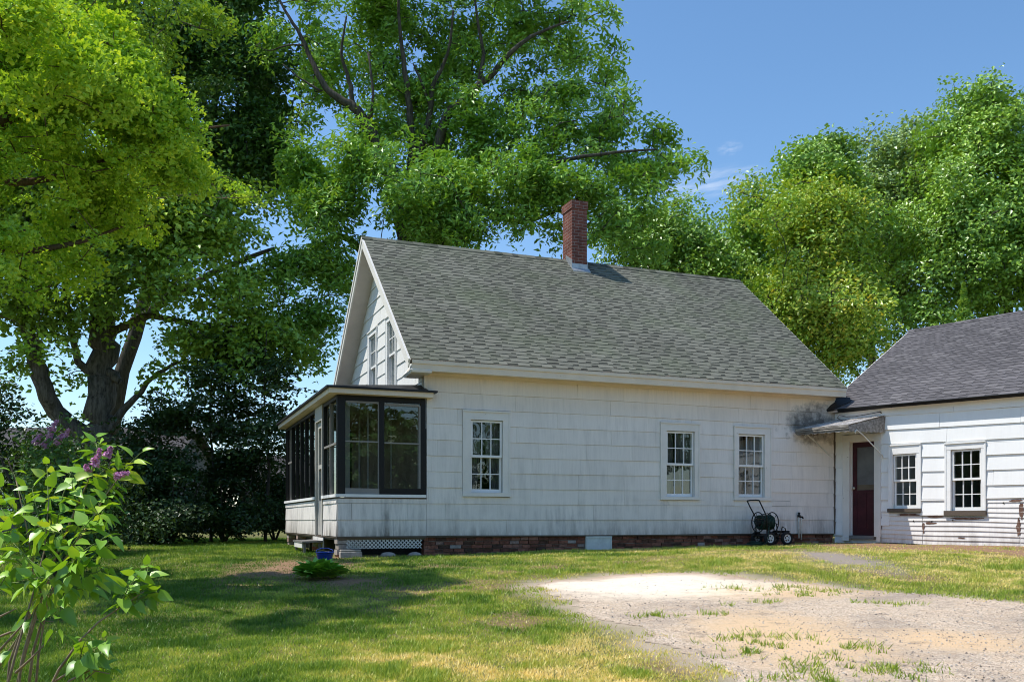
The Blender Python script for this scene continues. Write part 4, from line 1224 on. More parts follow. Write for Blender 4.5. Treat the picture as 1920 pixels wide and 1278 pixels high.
cl = px_clumps([(60, 90, 12.3, 120, 110, 1.5), (190, 90, 12.4, 90, 100, 1.5), (120, 250, 12.4, 140, 100, 1.6), (270, 210, 12.8, 100, 80, 1.4), (390, 235, 13.0, 70, 48, .9, 2.2), (330, 300, 12.9, 85, 50, 1.0, 1.5), (445, 270, 13.1, 40, 36, .5, 3.0), (300, 190, 12.9, 70, 45, .8, 1.6), (60, 400, 12.4, 110, 90, 1.4), (190, 370, 12.7, 90, 60, 1.2, .8),
                (150, 480, 12.7, 80, 50, 1.0, .6), (30, 520, 12.3, 70, 60, 1.1, .8), (70, 640, 12.6, 30, 20, .4, .2), (-150, 200, 12, 200, 260, 2.4, .8), (-250, 500, 12, 150, 160, 2, .5)])
cl += [(-7.4, 9.6, 7.6, 1.5, 1.0, .6, 1.1), (-5.6, 9.9, 6.9, 1.2, 1.0, .5, 1.2), (-8.8, 9.3, 8.2, 1.4, 1.0, .7, .9), (-9.3, 12, 8.4, 1.6, 1.6, .8, .9), (-7.4, 15.6, 7.8, 1.6, 1.2, .8, .8), (-7.2, 13.2, 7.6, 1.5, 1.3, .6, .9), (-8.2, 17.2, 8.0, 1.5, 1.4, .8, .8), (-4.9, 11.6, 7.2, 1.3, .8, .4, 1.2), (-4.4, 10.9, 6.7, .9, .5, .35, .9), (-7.8, 11.2, 7.9, 1.2, .9, .5, .9), (-6.6, 14.6, 8.4, 1.2, .4, .4, .8), (-6.2, 16.2, 8.2, 1.6, .3, .3, .7), (-8.5, 18.6, 8.2, 2.0, .35, .4, .8), (-7., 20.0, 9., 2.2, .4, .4, .8)]
tree('maple_tree', 'near maple with bright yellow green spring leaves and brown boughs reaching over the lawn', 'tree', limbs, cl, 2300, 84, .074, M['young_leaf'], M['warm_bark'], 102, spray_r=.27, tip=.005, flat=.35, gaps=.46, gscale=.95, clus=5, wide=.7, sunny=True)

# --- dark tall tree behind the maple
limbs = [[(-15.2, 34.5, .85, .35), (-15.0, 34.5, 6, .30), (-13.4, 34.2, 11, .24), (-11.4, 34, 16, .15), (-10.4, 34, 20, .06)],
         [(-13.4, 34.2, 11, .2), (-10.4, 33.5, 13, .13), (-8.8, 33, 15, .06)], [(-14.2, 34.2, 9, .2), (-11, 33.4, 10.6, .12), (-8.6, 33, 11.4, .06)]]
cl = px_clumps([(330, 60, 33, 90, 90, 2.2), (430, 90, 33, 95, 100, 2.2), (380, 190, 33, 120, 90, 2.2), (480, 230, 32.5, 62, 90, 1.8), (490, 310, 32.5, 48, 50, 1.4), (410, 300, 33, 90, 80, 2), (300, -80, 33, 160, 100, 2.6), (450, -40, 33, 70, 60, 1.8), (520, 150, 32.5, 30, 50, 1., .8), (530, 350, 32.5, 24, 26, .8, .5)])
tree('tall_tree', 'tall dark green tree rising behind the old maple', 'tree', limbs, cl, 1150, 60, .19, M['dark_leaf'], M['oak_bark'], 103, spray_r=.75, trunk_n=8)

# --- the great tree behind the house
limbs = [[(-3.2, 29.5, .85, .55), (-3.2, 29.5, 5, .48), (-3.15, 29.5, 8.2, .42), (-3.1, 29.4, 10.2, .36)] + stem([(775, 330, 29, 0.136), (770, 240, 28.8, 0.093), (762, 160, 28.6, 0.068), (750, 60, 28.4, 0.043), (745, -60, 28.2, 0.025)]),
         [(-3.15, 29.4, 9.4, .30)] + stem([(735, 325, 28.6, 0.161), (705, 270, 28.3, 0.136), (668, 205, 28.1, 0.112), (620, 175, 28, 0.081), (590, 125, 28, 0.062), (565, 70, 28, 0.046), (535, 20, 28, 0.031), (510, -30, 28, 0.019)]),
         stem([(662, 200, 28.1, 0.068), (655, 150, 28, 0.056), (640, 100, 27.8, 0.037), (650, 30, 27.6, 0.019)]),
         stem([(690, 240, 28.2, 0.056), (700, 180, 28, 0.037), (690, 100, 28, 0.025)]),
         [(-3.05, 29.4, 9.8, .26)] + stem([(830, 240, 28.6, 0.118), (862, 195, 28.4, 0.099), (915, 148, 28.2, 0.074), (960, 95, 28, 0.056), (1010, 62, 28, 0.037), (1070, 40, 28, 0.019)]),
         stem([(898, 160, 28.3, 0.062), (906, 100, 28.2, 0.046), (895, 40, 28, 0.031), (888, -30, 28, 0.019)]),
         stem([(772, 330, 29, 0.099), (795, 255, 28.8, 0.081), (808, 205, 28.7, 0.062), (813, 160, 28.6, 0.053), (840, 100, 28.4, 0.037), (850, 20, 28, 0.025)]),
         stem([(808, 205, 28.7, 0.043), (790, 155, 28.5, 0.031), (775, 120, 28.4, 0.019)]),
         [(-2.9, 29.3, 8.8, .22)] + stem([(880, 380, 28, 0.093), (960, 415, 27.6, 0.068), (1020, 405, 27.3, 0.043), (1090, 370, 27, 0.025)]),
         [(-2.95, 29.3, 9.2, .2)] + stem([(900, 340, 28, 0.081), (1010, 310, 27.5, 0.056), (1120, 290, 27, 0.037), (1230, 280, 27, 0.019)]),
         [(-3.3, 29.4, 8.2, .2)] + stem([(660, 450, 28, 0.081), (580, 470, 27.5, 0.050), (510, 500, 27.2, 0.025)]),
         stem([(575, 85, 28, 0.025), (540, 85, 28, 0.019), (505, 95, 28, 0.011), (480, 85, 28, 0.006)]),
         stem([(600, 170, 28, 0.031), (560, 145, 28, 0.019), (530, 120, 28, 0.009)])]
cl = px_clumps([(610, 60, 28, 80, 75, 1.8), (690, 120, 27.8, 60, 90, 1.7), (720, 20, 28, 90, 70, 2.2), (850, 30, 28, 90, 70, 2.2), (960, 30, 28, 90, 60, 2), (1080, 30, 28, 85, 55, 1.8), (1120, 105, 27.6, 45, 45, 1.2, .9), (930, 180, 27.6, 40, 45, 1.2, .5), (840, 130, 28, 60, 40, 1.5, .6), (790, 110, 27.6, 60, 50, 1.2, .5), (760, 190, 27.4, 60, 40, 1.2, .7), (850, 220, 27.2, 70, 40, 1.4, .8), (910, 280, 27.2, 60, 40, 1.4, .8), (800, 270, 27.2, 60, 40, 1.4, .8), (700, 240, 27.2, 50, 40, 1.2, .7), (930, 130, 27.4, 60, 40, 1.4, .8), (600, 200, 27.4, 45, 40, 1.2, .5), (800, 200, 27.2, 50, 50, 1.2, .55), (750, 130, 27.4, 50, 40, 1.2, .6), (840, 170, 27.2, 40, 40, 1.2, .5), (1040, 160, 27.4, 50, 30, 1.2, .7), (880, 220, 27.4, 50, 40, 1.2, .5), (840, 290, 27.4, 60, 40, 1.4, .6), (720, 190, 27.4, 40, 40, 1., .5), (980, 90, 27.6, 60, 40, 1.4, .7), (790, 390, 26.6, 120, 40, 1.8), (1010, 420, 26.8, 70, 36, 1.4), (1010, 340, 26.8, 80, 40, 1.5),
                (1010, 140, 27.8, 70, 36, 1.3, .6), (600, 110, 28, 40, 50, 1.2, .7), (1150, 175, 27.4, 48, 50, 1.2), (1080, 215, 27.3, 70, 50, 1.6), (1000, 270, 27.2, 100, 52, 1.8), (1120, 290, 27, 95, 55, 1.8), (1240, 285, 26.8, 55, 28, 1.0), (1285, 300, 26.8, 26, 22, .6, .8), (1210, 345, 27, 45, 38, 1.0), (890, 270, 27.5, 60, 60, 1.5, .7),
                (640, 330, 27, 90, 60, 1.8), (740, 330, 26.8, 100, 60, 2), (850, 350, 26.8, 100, 60, 2), (950, 360, 26.8, 90, 50, 1.8), (1060, 360, 27, 80, 45, 1.6), (560, 320, 27, 70, 60, 1.6), (700, 270, 27.6, 50, 40, 1.2, .5), (590, 250, 27.5, 30, 30, .9, .4),
                (600, 380, 27, 40, 40, 1.2), (620, 410, 26.8, 90, 50, 1.8), (740, 420, 26.6, 110, 40, 1.8), (870, 420, 26.8, 90, 36, 1.6), (1130, 420, 27.2, 60, 50, 1.4), (1200, 440, 27.6, 50, 45, 1.2, .9),
                (560, 500, 27.2, 75, 36, 1.4), (490, 530, 27.4, 50, 36, 1.2, .8), (620, 480, 27.4, 60, 50, 1.6), (610, 570, 27.6, 62, 42, 1.3), (540, 590, 27.6, 70, 34, 1.2), (620, 640, 28, 34, 30, .9, .6), (570, 670, 28, 45, 24, .8, .5),
                (720, -110, 28.5, 170, 90, 2.8), (960, -90, 28.5, 170, 80, 2.8)])
cl = [(-3.3 + (c[0] + 3.1) * 1.06, c[1] + 1.9, c[2] + .06 * (c[2] - 2.), c[3] * 1.07, c[4], c[5] * 1.07, c[6]) if c[2] > 12.2 else c for c in cl]     # the upper crown hangs behind the forked limbs
limbs = [[(x, y, z, r * (1.3 if z > 9 else 1.)) for x, y, z, r in lb] for lb in limbs]
tree('oak_tree', 'great spreading tree with forked dark limbs towering behind the white house', 'tree', limbs, cl, 2250, 58, .20, M['oak_leaf'], M['oak_bark'], 104, spray_r=.50, wide=.40, trunk_n=12, flat=.5, upness=.7, gaps=.22, gscale=.95)

# --- trees beyond the roofs on the east side
def back_tree(name, label, tx, Y, z1, cl, n, leaf, mat, seed, size=.17, sr=.65, bark='oak_bark', r0=.3, tone=0.):
    limbs = [[(tx, Y, .9, r0), (tx + .1, Y, z1 * .4, r0 * .75), (tx, Y - .1, z1 * .75, r0 * .4), (tx + .1, Y, z1, r0 * .12)]]
    for k in range(5):
        a = k * 1.26 + seed; zz = z1 * (.35 + .1 * k)
        limbs.append([(tx, Y, zz, r0 * .4), (tx + 1.2 * math.cos(a), Y + 1.0 * math.sin(a), zz + 1.1, r0 * .25), (tx + 2.3 * math.cos(a), Y + 2. * math.sin(a), zz + 2.2, r0 * .1)])
    return tree(name, label, 'tree', limbs, px_clumps(cl), n, leaf, size, M[mat], M[bark], seed, 'trees beyond the roofs', spray_r=sr, trunk_n=7, clus=4, flat=.7, upness=.6, gaps=.16, tone=tone)


back_tree('broadleaf_tree', 'low rounded tree just beyond the roof ridge beside the brick chimney', 7.2, 38, 9.5, [(1180, 440, 37, 60, 45, 1.8), (1250, 430, 37, 65, 50, 2), (1310, 470, 37, 45, 50, 1.8), (1230, 490, 36.5, 70, 50, 1.8), (1310, 520, 36.5, 60, 40, 1.5)], 520, 54, 'right_leaf', 105)
back_tree('broadleaf_tree', 'light green feathery tree between the low rounded tree and the yellow tinged tree', 9.4, 39, 10, [(1375, 440, 38, 45, 40, 1.6), (1350, 500, 37.5, 45, 60, 1.6), (1420, 420, 38, 50, 50, 1.6), (1420, 500, 37.5, 50, 70, 1.8), (1440, 580, 37.5, 60, 50, 1.6)], 560, 54, 'right_leaf', 106)
back_tree('broadleaf_tree', 'yellow tinged tree with rusty young leaves rising over the valley between the two roofs', 10.4, 33, 11, [(1510, 380, 32, 70, 50, 1.5), (1480, 450, 32, 70, 60, 1.8), (1560, 440, 32, 65, 60, 1.8), (1520, 520, 31.5, 85, 60, 1.8), (1560, 590, 31.5, 90, 60, 1.8), (1590, 660, 31.5, 70, 50, 1.5), (1490, 590, 32, 60, 50, 1.5), (1620, 560, 32, 45, 60, 1.2)], 900, 54, 'gold_leaf', 107, .15, .55, tone=.17)
back_tree('broadleaf_tree', 'ragged topped green tree standing behind the yellow tinged tree', 12.2, 38, 14, [(1520, 310, 37, 60, 34, 1.5), (1490, 330, 37, 30, 24, .9), (1560, 290, 37, 26, 24, .8), (1540, 360, 37, 60, 40, 1.6), (1570, 430, 37, 60, 50, 1.6)], 400, 54, 'right_leaf', 108, .19, .6)
back_tree('broadleaf_tree', 'grey green tree filling the gap before the tallest tree at the east side', 16.5, 42, 17, [(1650, 310, 41, 55, 50, 1.8), (1700, 290, 41, 50, 45, 1.8), (1640, 390, 40.5, 55, 60, 1.9), (1700, 380, 40.5, 55, 70, 1.9), (1660, 470, 40, 50, 60, 1.8), (1690, 560, 40, 60, 60, 1.8), (1610, 330, 41, 22, 36, 1.0)], 700, 54, 'grey_leaf', 109, .19, .7)
back_tree('broadleaf_tree', 'tallest and fullest bright green tree above the dark roof of the side building', 20.5, 38, 19, [(1800, 230, 37, 65, 50, 2), (1860, 230, 37, 70, 60, 2.2), (1830, 320, 36.5, 110, 80, 2.6), (1930, 330, 37, 80, 100, 2.6), (1790, 400, 36.2, 85, 60, 2.2), (1880, 430, 36, 95, 70, 2.4), (1760, 490, 36, 80, 60, 2.), (1850, 530, 35.8, 100, 60, 2.2), (1740, 580, 36, 60, 40, 1.7), (1960, 480, 36, 90, 90, 2.4), (1720, 620, 36, 50, 40, 1.4), (1840, 190, 37, 30, 25, 1.)], 1550, 54, 'right_leaf', 110, .18, .62, r0=.4)
# small spruce showing rusty tips in front of it
e = empty('spruce_tree', (15.6, 31.5, .95), 0, 'slender rusty tipped young spruce poking up over the dark roof', 'tree')
mb = MB(); mb.tube([(0, 0, -.05), (0, 0, 4), (.03, 0, 8.8)], [.09, .06, .01], 6); mb.build('trunk', M['warm_bark'], e)
RNG = np.random.default_rng(5); n = 9000
z = 1.5 + 7.3 * RNG.random(n); a = RNG.random(n) * 6.283; r = (8.9 - z) * .24 * np.sqrt(RNG.random(n)) * (.6 + .4 * np.sin(z * 9) ** 2)
C = np.stack([r * np.cos(a), r * np.sin(a), z - .25 * r], -1)
leaf_mesh('crown', C, RNG.normal(size=(n, 3)) + np.array([0, 0, .6]), np.full(n, .15), np.full(n, .04), M['gold_leaf'], e, np.clip(.0 + .75 * RNG.random(n) ** 1.5, 0, 1))

# --- airy young beeches and the dark thicket west of the porch
def sapling(label, tx, Y, top, cl, n, seed, mat='shrub_leaf', size=.13, per=26, r0=.05, sr=.42):
    x, y, z = at(tx, 1000, Y); zt = at(tx, top, Y)[2]; g_ = float(G(x, Y))
    limbs = [[(x, Y, g_ - .05, r0), (x + .1, Y, g_ + (zt - g_) * .35, r0 * .8), (x - .05, Y + .1, g_ + (zt - g_) * .7, r0 * .5), (x + .05, Y, zt, r0 * .2)]]
    return tree('young_beech', label, 'tree', limbs, px_clumps(cl), n, per, size, M[mat], M['oak_bark'], seed, 'young trees west of the porch', spray_r=sr, tip=.004, flat=.14, upness=1.6, trunk_n=6)


sapling('airy young beech with layered leaves, middle one of the three beside the thicket', 395, 25.5, 690, [(400, 720, 25.5, 60, 40, 1.2), (380, 790, 25.5, 85, 50, 1.4), (450, 780, 25.5, 60, 60, 1.3), (330, 850, 25.3, 70, 40, 1.3), (430, 860, 25.3, 80, 40, 1.3), (400, 660, 25.6, 40, 30, .9), (350, 790, 25.5, 60, 40, 1.2)], 420, 111)
sapling('thin airy young beech closest to the porch roof', 497, 25, 620, [(490, 690, 25, 45, 50, 1.0), (510, 760, 25, 55, 60, 1.1), (470, 640, 25, 40, 30, .9), (530, 820, 25, 40, 40, .9), (480, 840, 25, 50, 40, 1.)], 240, 112, per=22)
sapling('airy young beech nearest the big maple trunk', 300, 26, 735, [(300, 780, 26, 50, 40, 1.2), (290, 840, 26, 55, 40, 1.2), (340, 770, 26, 45, 40, 1.0), (260, 850, 26, 30, 30, .9), (300, 890, 26, 50, 30, 1.1)], 240, 113)


def shrub(label, px, py, Y, cl, n, seed, per=60, size=.12, mat='shrub_leaf', name='shrub', group='dark shrubs west of the lawn'):
    x, y, _ = at(px, py, Y); g_ = float(G(x, Y)); limbs = []
    for k in range(5):
        a = k * 1.26 + seed; limbs.append([(x, Y, g_ - .05, .035), (x + .4 * math.cos(a), Y + .4 * math.sin(a), g_ + .8, .025), (x + .8 * math.cos(a), Y + .7 * math.sin(a), g_ + 1.7, .012)])
    return tree(name, label, 'shrub', limbs, px_clumps(cl), n, per, size, M[mat], M['oak_bark'], seed, group, spray_r=.4, tip=.004, trunk_n=6)


shrub('dense dark shrub beneath the big maple, behind the lilac leaves', 200, 1010, 22.5, [(190, 960, 22.5, 90, 60, 1.2), (230, 910, 23, 60, 40, 1.), (170, 900, 23, 60, 40, 1.), (250, 985, 22, 60, 30, .9)], 170, 121)
shrub('dense dark shrub at the left half of the thicket under the beeches', 320, 1010, 23.5, [(310, 930, 23.5, 80, 55, 1.3), (350, 980, 23, 80, 36, 1.1), (280, 990, 23, 70, 26, 1.), (340, 880, 24, 70, 40, 1.1)], 220, 122)
shrub('dense dark shrub in the middle of the thicket under the beeches', 420, 1005, 25, [(420, 930, 25, 75, 60, 1.3), (450, 985, 24.5, 60, 30, 1.1), (400, 870, 25.5, 60, 40, 1.1), (390, 975, 24.5, 55, 36, 1.)], 220, 123)
shrub('dense dark shrub right beside the back corner of the porch', 515, 1000, 27, [(505, 935, 27, 45, 50, 1.1), (530, 980, 26.5, 40, 26, .9), (490, 985, 26.5, 40, 26, .9), (540, 930, 28, 60, 45, 1.0)], 150, 124)
shrub('tall dark shrub standing before the grey neighbouring house', 70, 1020, 18, [(20, 780, 18.5, 45, 50, 1.0, .7), (60, 850, 18, 70, 40, 1.0, .7), (120, 870, 17.8, 60, 50, 1.), (80, 950, 17.8, 110, 60, 1.1), (170, 930, 18.2, 40, 50, .8)], 300, 125, per=46, size=.10)


# ================================================================== SMALLER THINGS
# --- foreground lilac
RNG = np.random.default_rng(77)
lb = (at(45, 1278, 4.35)[0] - .05, 4.35); lb = (*lb, float(G(*lb)))
lil = empty('lilac_bush', lb, 0, 'young lilac bush with heart shaped leaves and small purple blooms growing closest to the camera', 'shrub')


def heart_leaves(P, D, N, S, mat, name, parent, rnd, base):
    """P base points, D leaf direction, N normals, S length"""
    n = len(P)
    D = D / np.linalg.norm(D, axis=1, keepdims=True); N = N - (N * D).sum(1, keepdims=True) * D; N /= np.linalg.norm(N, axis=1, keepdims=True); B = np.cross(D, N)
    ts = np.array([0, .12, .32, .55, .78, 1.0]); ws = np.array([.0, .24, .30, .245, .12, 0.])
    curl = RNG.uniform(.05, .38, n); fold = RNG.uniform(.1, .55, n); tw = RNG.normal(size=n) * .22
    V = []
    for t_, w_ in zip(ts, ws):
        back = -.09 if .05 < t_ < .2 else 0
        m = P + D * (S * t_)[:, None] - N * (S * curl * t_ ** 2)[:, None]
        for sd in (-1, 0, 1):
            V.append(m + B * (S * w_ * sd)[:, None] + N * (S * w_ * abs(sd) * fold + S * w_ * sd * tw)[:, None] + (D * (S * back * abs(sd))[:, None]))
    V = np.stack(V, 1); k = V.shape[1]
    f = []
    for j in range(len(ts) - 1):
        for c in (0, 1): f.append((j * 3 + c, j * 3 + c + 1, j * 3 + c + 4, j * 3 + c + 3))
    f = np.array(f)
    Lp = (np.arange(n)[:, None, None] * k + f[None]).reshape(-1)
    o = np_mesh(name, (V - np.array(base)).reshape(-1, 3), 4, Lp, [mat], parent, rnd=np.repeat(rnd, len(f)), smooth=True)
    return o


wood = MB(); green = MB()
stems = [[(20, 1330, 4.35), (45, 1230, 4.35), (75, 1130, 4.32), (105, 1040, 4.3), (140, 960, 4.28), (172, 885, 4.25), (188, 845, 4.25)],
         [(48, 1330, 4.3), (62, 1220, 4.3), (92, 1120, 4.25), (120, 1050, 4.2), (165, 985, 4.2), (200, 925, 4.2), (226, 890, 4.2)],
         [(10, 1340, 4.45), (18, 1240, 4.45), (55, 1140, 4.4), (62, 1060, 4.38), (48, 980, 4.36), (30, 900, 4.36)],
         [(70, 1340, 4.1), (110, 1255, 4.05), (150, 1200, 4.0), (185, 1165, 4.0), (222, 1140, 4.0), (270, 1108, 4.0)],
         [(60, 1345, 4.2), (90, 1285, 4.1), (125, 1262, 4.05), (150, 1240, 4.0), (185, 1212, 4.0)],
         [(-20, 1200, 4.5), (30, 1180, 4.45), (60, 1160, 4.4), (100, 1165, 4.4)],
         [(-10, 1260, 4.5), (30, 1200, 4.5), (70, 1130, 4.45), (100, 1080, 4.4)],
         [(30, 1260, 4.2), (60, 1232, 4.15), (95, 1195, 4.1)],
         [(-30, 1170, 4.2), (10, 1150, 4.2), (30, 1140, 4.2)], [(0, 1340, 4.1), (28, 1230, 4.1), (60, 1120, 4.15), (84, 1030, 4.2), (92, 930, 4.25)],
         [(30, 1340, 4.25), (40, 1240, 4.25), (72, 1120, 4.25), (110, 1030, 4.25), (150, 930, 4.25)], [(62, 1340, 4.35), (72, 1230, 4.35), (88, 1130, 4.35), (96, 1040, 4.3)],
         [(80, 1340, 4.1), (130, 1275, 4.05), (170, 1255, 4.0), (205, 1262, 4.0)], [(-20, 1240, 4.3), (20, 1195, 4.3), (52, 1160, 4.3), (70, 1100, 4.3)], [(110, 1340, 4.1), (140, 1290, 4.05), (178, 1258, 4.0)]]
for s_ in stems:
    pts = [Vector(at(*p)) - Vector(lb) for p in s_]; n_ = len(pts)
    wood.tube(pts, [.0072 * (1 - .72 * i / (n_ - 1)) for i in range(n_)], 7)
twigs = [((140, 960), (186, 832), 4.25, 9), ((165, 985), (228, 880), 4.2, 9), ((200, 925), (262, 850), 4.2, 7), ((100, 1010), (88, 875), 4.3, 8), ((100, 1010), (140, 868), 4.3, 8), ((62, 1050), (25, 885), 4.4, 8), ((50, 1040), (2, 950), 4.35, 7),
         ((100, 1040), (60, 915), 4.25, 8), ((130, 1030), (192, 950), 4.15, 8), ((130, 1060), (207, 1000), 4.1, 8), ((90, 1080), (18, 1010), 4.2, 8), ((90, 1080), (152, 1050), 4.1, 7), ((100, 1090), (55, 1085), 4.15, 7), ((110, 1095), (172, 1100), 4.1, 7), ((110, 1060), (112, 960), 4.15, 8),
         ((170, 1000), (205, 930), 4.15, 7), ((140, 1000), (165, 920), 4.2, 7), ((50, 1065), (-6, 1050), 4.3, 7), ((40, 1000), (-8, 905), 4.4, 7), ((75, 1100), (15, 1090), 4.2, 6), ((150, 960), (135, 890), 4.3, 6), ((120, 1000), (70, 985), 4.15, 7), ((150, 1030), (120, 1090), 4.05, 6),
         ((222, 1140), (262, 1068), 4.0, 8), ((240, 1128), (292, 1108), 4.0, 7), ((250, 1118), (226, 1082), 4.0, 6), ((262, 1112), (278, 1064), 4.02, 5), ((150, 1238), (200, 1198), 4.0, 7), ((150, 1240), (160, 1200), 4.0, 5), ((152, 1240), (208, 1252), 4.0, 5), ((60, 1160), (20, 1215), 4.4, 3), ((100, 1110), (62, 1155), 4.2, 6), ((120, 1110), (105, 1175), 4.15, 5), ((150, 1075), (200, 1062), 4.05, 6),
         ((185, 850), (178, 822), 4.25, 4), ((172, 900), (215, 868), 4.22, 5), ((20, 1000), (-20, 990), 4.2, 6), ((10, 1080), (-20, 1110), 4.2, 5)]
P = []; D = []; N = []; S = []
for (a, b, Yd, k) in twigs:
    pa = np.array(at(*a, Yd)); pb = np.array(at(*b, Yd + RNG.uniform(-.12, .12))); v_ = pb - pa; ln = np.linalg.norm(v_)
    mid = (pa + pb) / 2 + np.array([0, 0, .04 * ln]) + RNG.normal(size=3) * .012
    green.tube([Vector(p) - Vector(lb) for p in (pa, mid, pb)], [.0034, .0026, .0014], 5)
    ph = RNG.random() * 6.28; d_ = v_ / ln; e1 = np.cross(d_, [0, 1, .2]); e1 /= np.linalg.norm(e1); e2 = np.cross(d_, e1)
    k = int(k * 1.6)
    for i in range(k):
        t_ = .12 + .88 * (i // 2) / max(1, (k - 1) // 2); t_ = min(1, t_)
        p = pa * (1 - t_) ** 2 + 2 * mid * t_ * (1 - t_) + pb * t_ ** 2
        aa = ph + (i % 2) * 3.14 + (i // 2) * 1.57
        side = e1 * math.cos(aa) + e2 * math.sin(aa)
        dr = side * 1.0 + d_ * (.35 + .5 * t_) + np.array([0, 0, -.30 - .35 * RNG.random()]) + RNG.normal(size=3) * .2
        dr /= np.linalg.norm(dr); pet = .018
        P.append(p + dr * pet); D.append(dr); N.append(np.array([-.25, -.25, 1.]) + RNG.normal(size=3) * .42 + side * .2)
        S.append((.062 + .046 * RNG.random()) * (1 - .45 * max(0, t_ - .75) / .25 * (RNG.random() * .8 + .2)))
        green.tube([Vector(p) - Vector(lb), Vector(p + dr * pet) - Vector(lb)], .0013, 4)
P, D, N, S = map(np.array, (P, D, N, S))
wood.build('stem', M['stem_tan'], lil, smooth=True); green.build('twig', M['stem_green'], lil, smooth=True)
heart_leaves(P, D, N, S, M['lilac_leaf'], 'foliage', lil, np.clip(.52 + .24 * RNG.normal(size=len(P)) + .25 * (P[:, 2] - 1.3), 0, .9), lb)


def panicle(parent, top, base_, ln, rad, n, origin, size=.011):
    top = np.array(top); base_ = np.array(base_); ax = top - base_; ax /= np.linalg.norm(ax)
    t_ = RNG.random(n); r_ = rad * (1 - t_ * .75) * np.sqrt(RNG.random(n)); a = RNG.random(n) * 6.283
    e1 = np.cross(ax, [0, 1, .1]); e1 /= np.linalg.norm(e1); e2 = np.cross(ax, e1)
    C = base_ + ax * (t_ * ln)[:, None] + e1 * (r_ * np.cos(a))[:, None] + e2 * (r_ * np.sin(a))[:, None]
    out_ = C - base_ - ax * ((C - base_) @ ax)[:, None] + RNG.normal(size=(n, 3)) * .012 + ax * .01
    C4 = np.repeat(C, 2, 0); N4 = np.repeat(out_, 2, 0) + RNG.normal(size=(2 * n, 3)) * .004
    return leaf_mesh('flower_cluster', C4 - np.array(origin), N4, np.full(2 * n, size * 1.7), np.full(2 * n, size), M['lilac_bloom'], parent, np.clip(RNG.random(2 * n) * .8 + .1, 0, 1))


panicle(lil, at(190, 835, 4.22), at(176, 872, 4.22), .08, .024, 120, lb)
panicle(lil, at(246, 885, 4.18), at(214, 893, 4.18), .07, .020, 100, lb)
panicle(lil, at(208, 838, 4.22), at(200, 856, 4.22), .05, .02, 90, lb)
panicle(lil, at(160, 872, 4.25), at(166, 886, 4.25), .04, .018, 70, lb)

# --- taller lilac in bloom farther back
RNG = np.random.default_rng(78)
e = shrub('taller lilac in pink purple bloom standing in shade under the maple', 100, 1010, 13.5, [(95, 880, 13.5, 60, 45, .6), (120, 940, 13.4, 70, 50, .7), (60, 940, 13.6, 60, 60, .7), (90, 1000, 13.4, 80, 40, .7), (130, 850, 13.6, 30, 30, .4, .6)], 150, 126, per=44, size=.085, mat='dark_leaf', name='lilac_bush', group=None)
eb = tuple(e.location)
for (x, y, rx) in ((70, 826, .10), (95, 815, .10), (110, 826, .12), (88, 832, .08), (122, 816, .07), (100, 800, .06)):
    panicle(e, at(x + 6, y - 10, 13.3), at(x - 6, y + 6, 13.3), .18, .07, 160, eb, .02)

# --- hosta clump
RNG = np.random.default_rng(79)
hx, hy = -2.76, 13.05; hz = float(G(hx, hy)); ho = empty('hosta_plant', (hx, hy, hz), 0, 'low leafy green hosta clump growing in bare soil before the porch corner', 'plant')
n = 210; a = RNG.random(n) * 6.283; q = RNG.random(n) ** .7
P = np.stack([.15 * q * np.cos(a), .12 * q * np.sin(a), .03 + .09 * RNG.random(n) * (1 - .3 * q)], -1)
D = np.stack([np.cos(a), np.sin(a) * .85, 1.1 - .9 * q + .2 * RNG.random(n)], -1)
N = np.stack([-np.cos(a) * .55, -np.sin(a) * .55, np.ones(n)], -1) + RNG.normal(size=(n, 3)) * .2
heart_leaves(P, D, N, .21 + .11 * RNG.random(n), M['hosta_leaf'], 'foliage', ho, np.clip(.45 + .3 * RNG.normal(size=n), 0, 1), (0, 0, 0))

# --- blue tub
tx, ty = at(609, 1060, 14.0)[0], 14.0; tz = float(G(tx, ty)) + .10
tub = empty('blue_tub', (tx, ty, tz), .25, 'small blue plastic tub standing behind the hosta clump', 'tub')
mb = MB(); mb.disc((0, 0, 0), (0, 0, 1), [(0, .0), (0, .095), (.01, .10), (.19, .128), (.205, .128), (.205, .118), (.06, .10), (.06, 0)], 28); mb.build('body', M['blue_plastic'], tub, smooth=False)
mb = MB(); mb.ring((0, 0, .20), (0, 0, 1), .132, .010, 32, 8); mb.ring((0, 0, .165), (0, 0, 1), .128, .006, 32, 6); mb.build('rim', M['blue_plastic'], tub, smooth=True)
mb = MB(); mb.tube([(.135, 0, .195), (.12, .05, .235), (.05, .10, .262), (-.05, .10, .262), (-.12, .05, .235), (-.135, 0, .195)], .006, 6); mb.build('handle', M['blue_plastic'], tub, smooth=True)

# --- wooden porch step and concrete block
ps = H(-1.92, 1.85, 0); pz = float(G(ps.x, ps.y))
st = empty('porch_step', (ps.x, ps.y, pz), HROT, 'weathered grey wooden step under the side door of the porch', 'step')
mb = MB()
for k in range(3): mb.box(-.20 + k * .135, -.075 + k * .135, -.62, .62, .20 + .004 * k, .235 + .004 * k)
mb.build('tread', M['step_wood'], st)
for y_ in (-.55, .5):
    for x_ in (-.17, .12):
        mb = MB(lambda x, d, z: (x, d, z)); mb.box(x_, x_ + .05, y_, y_ + .05, -.12, .198); mb.build('leg', M['step_wood'], st)
mb = MB(lambda x, d, z: (x, d, z)); mb.box(-.19, -.17, -.5, .5, .10, .197); mb.box(.20, .215, -.60, .0, .08, .30); mb.box(.20, .215, .02, .60, .10, .31); mb.build('riser', M['white_trim'], st)
ps = H(-1.44, -.02, 0); pz = float(G(ps.x, ps.y))
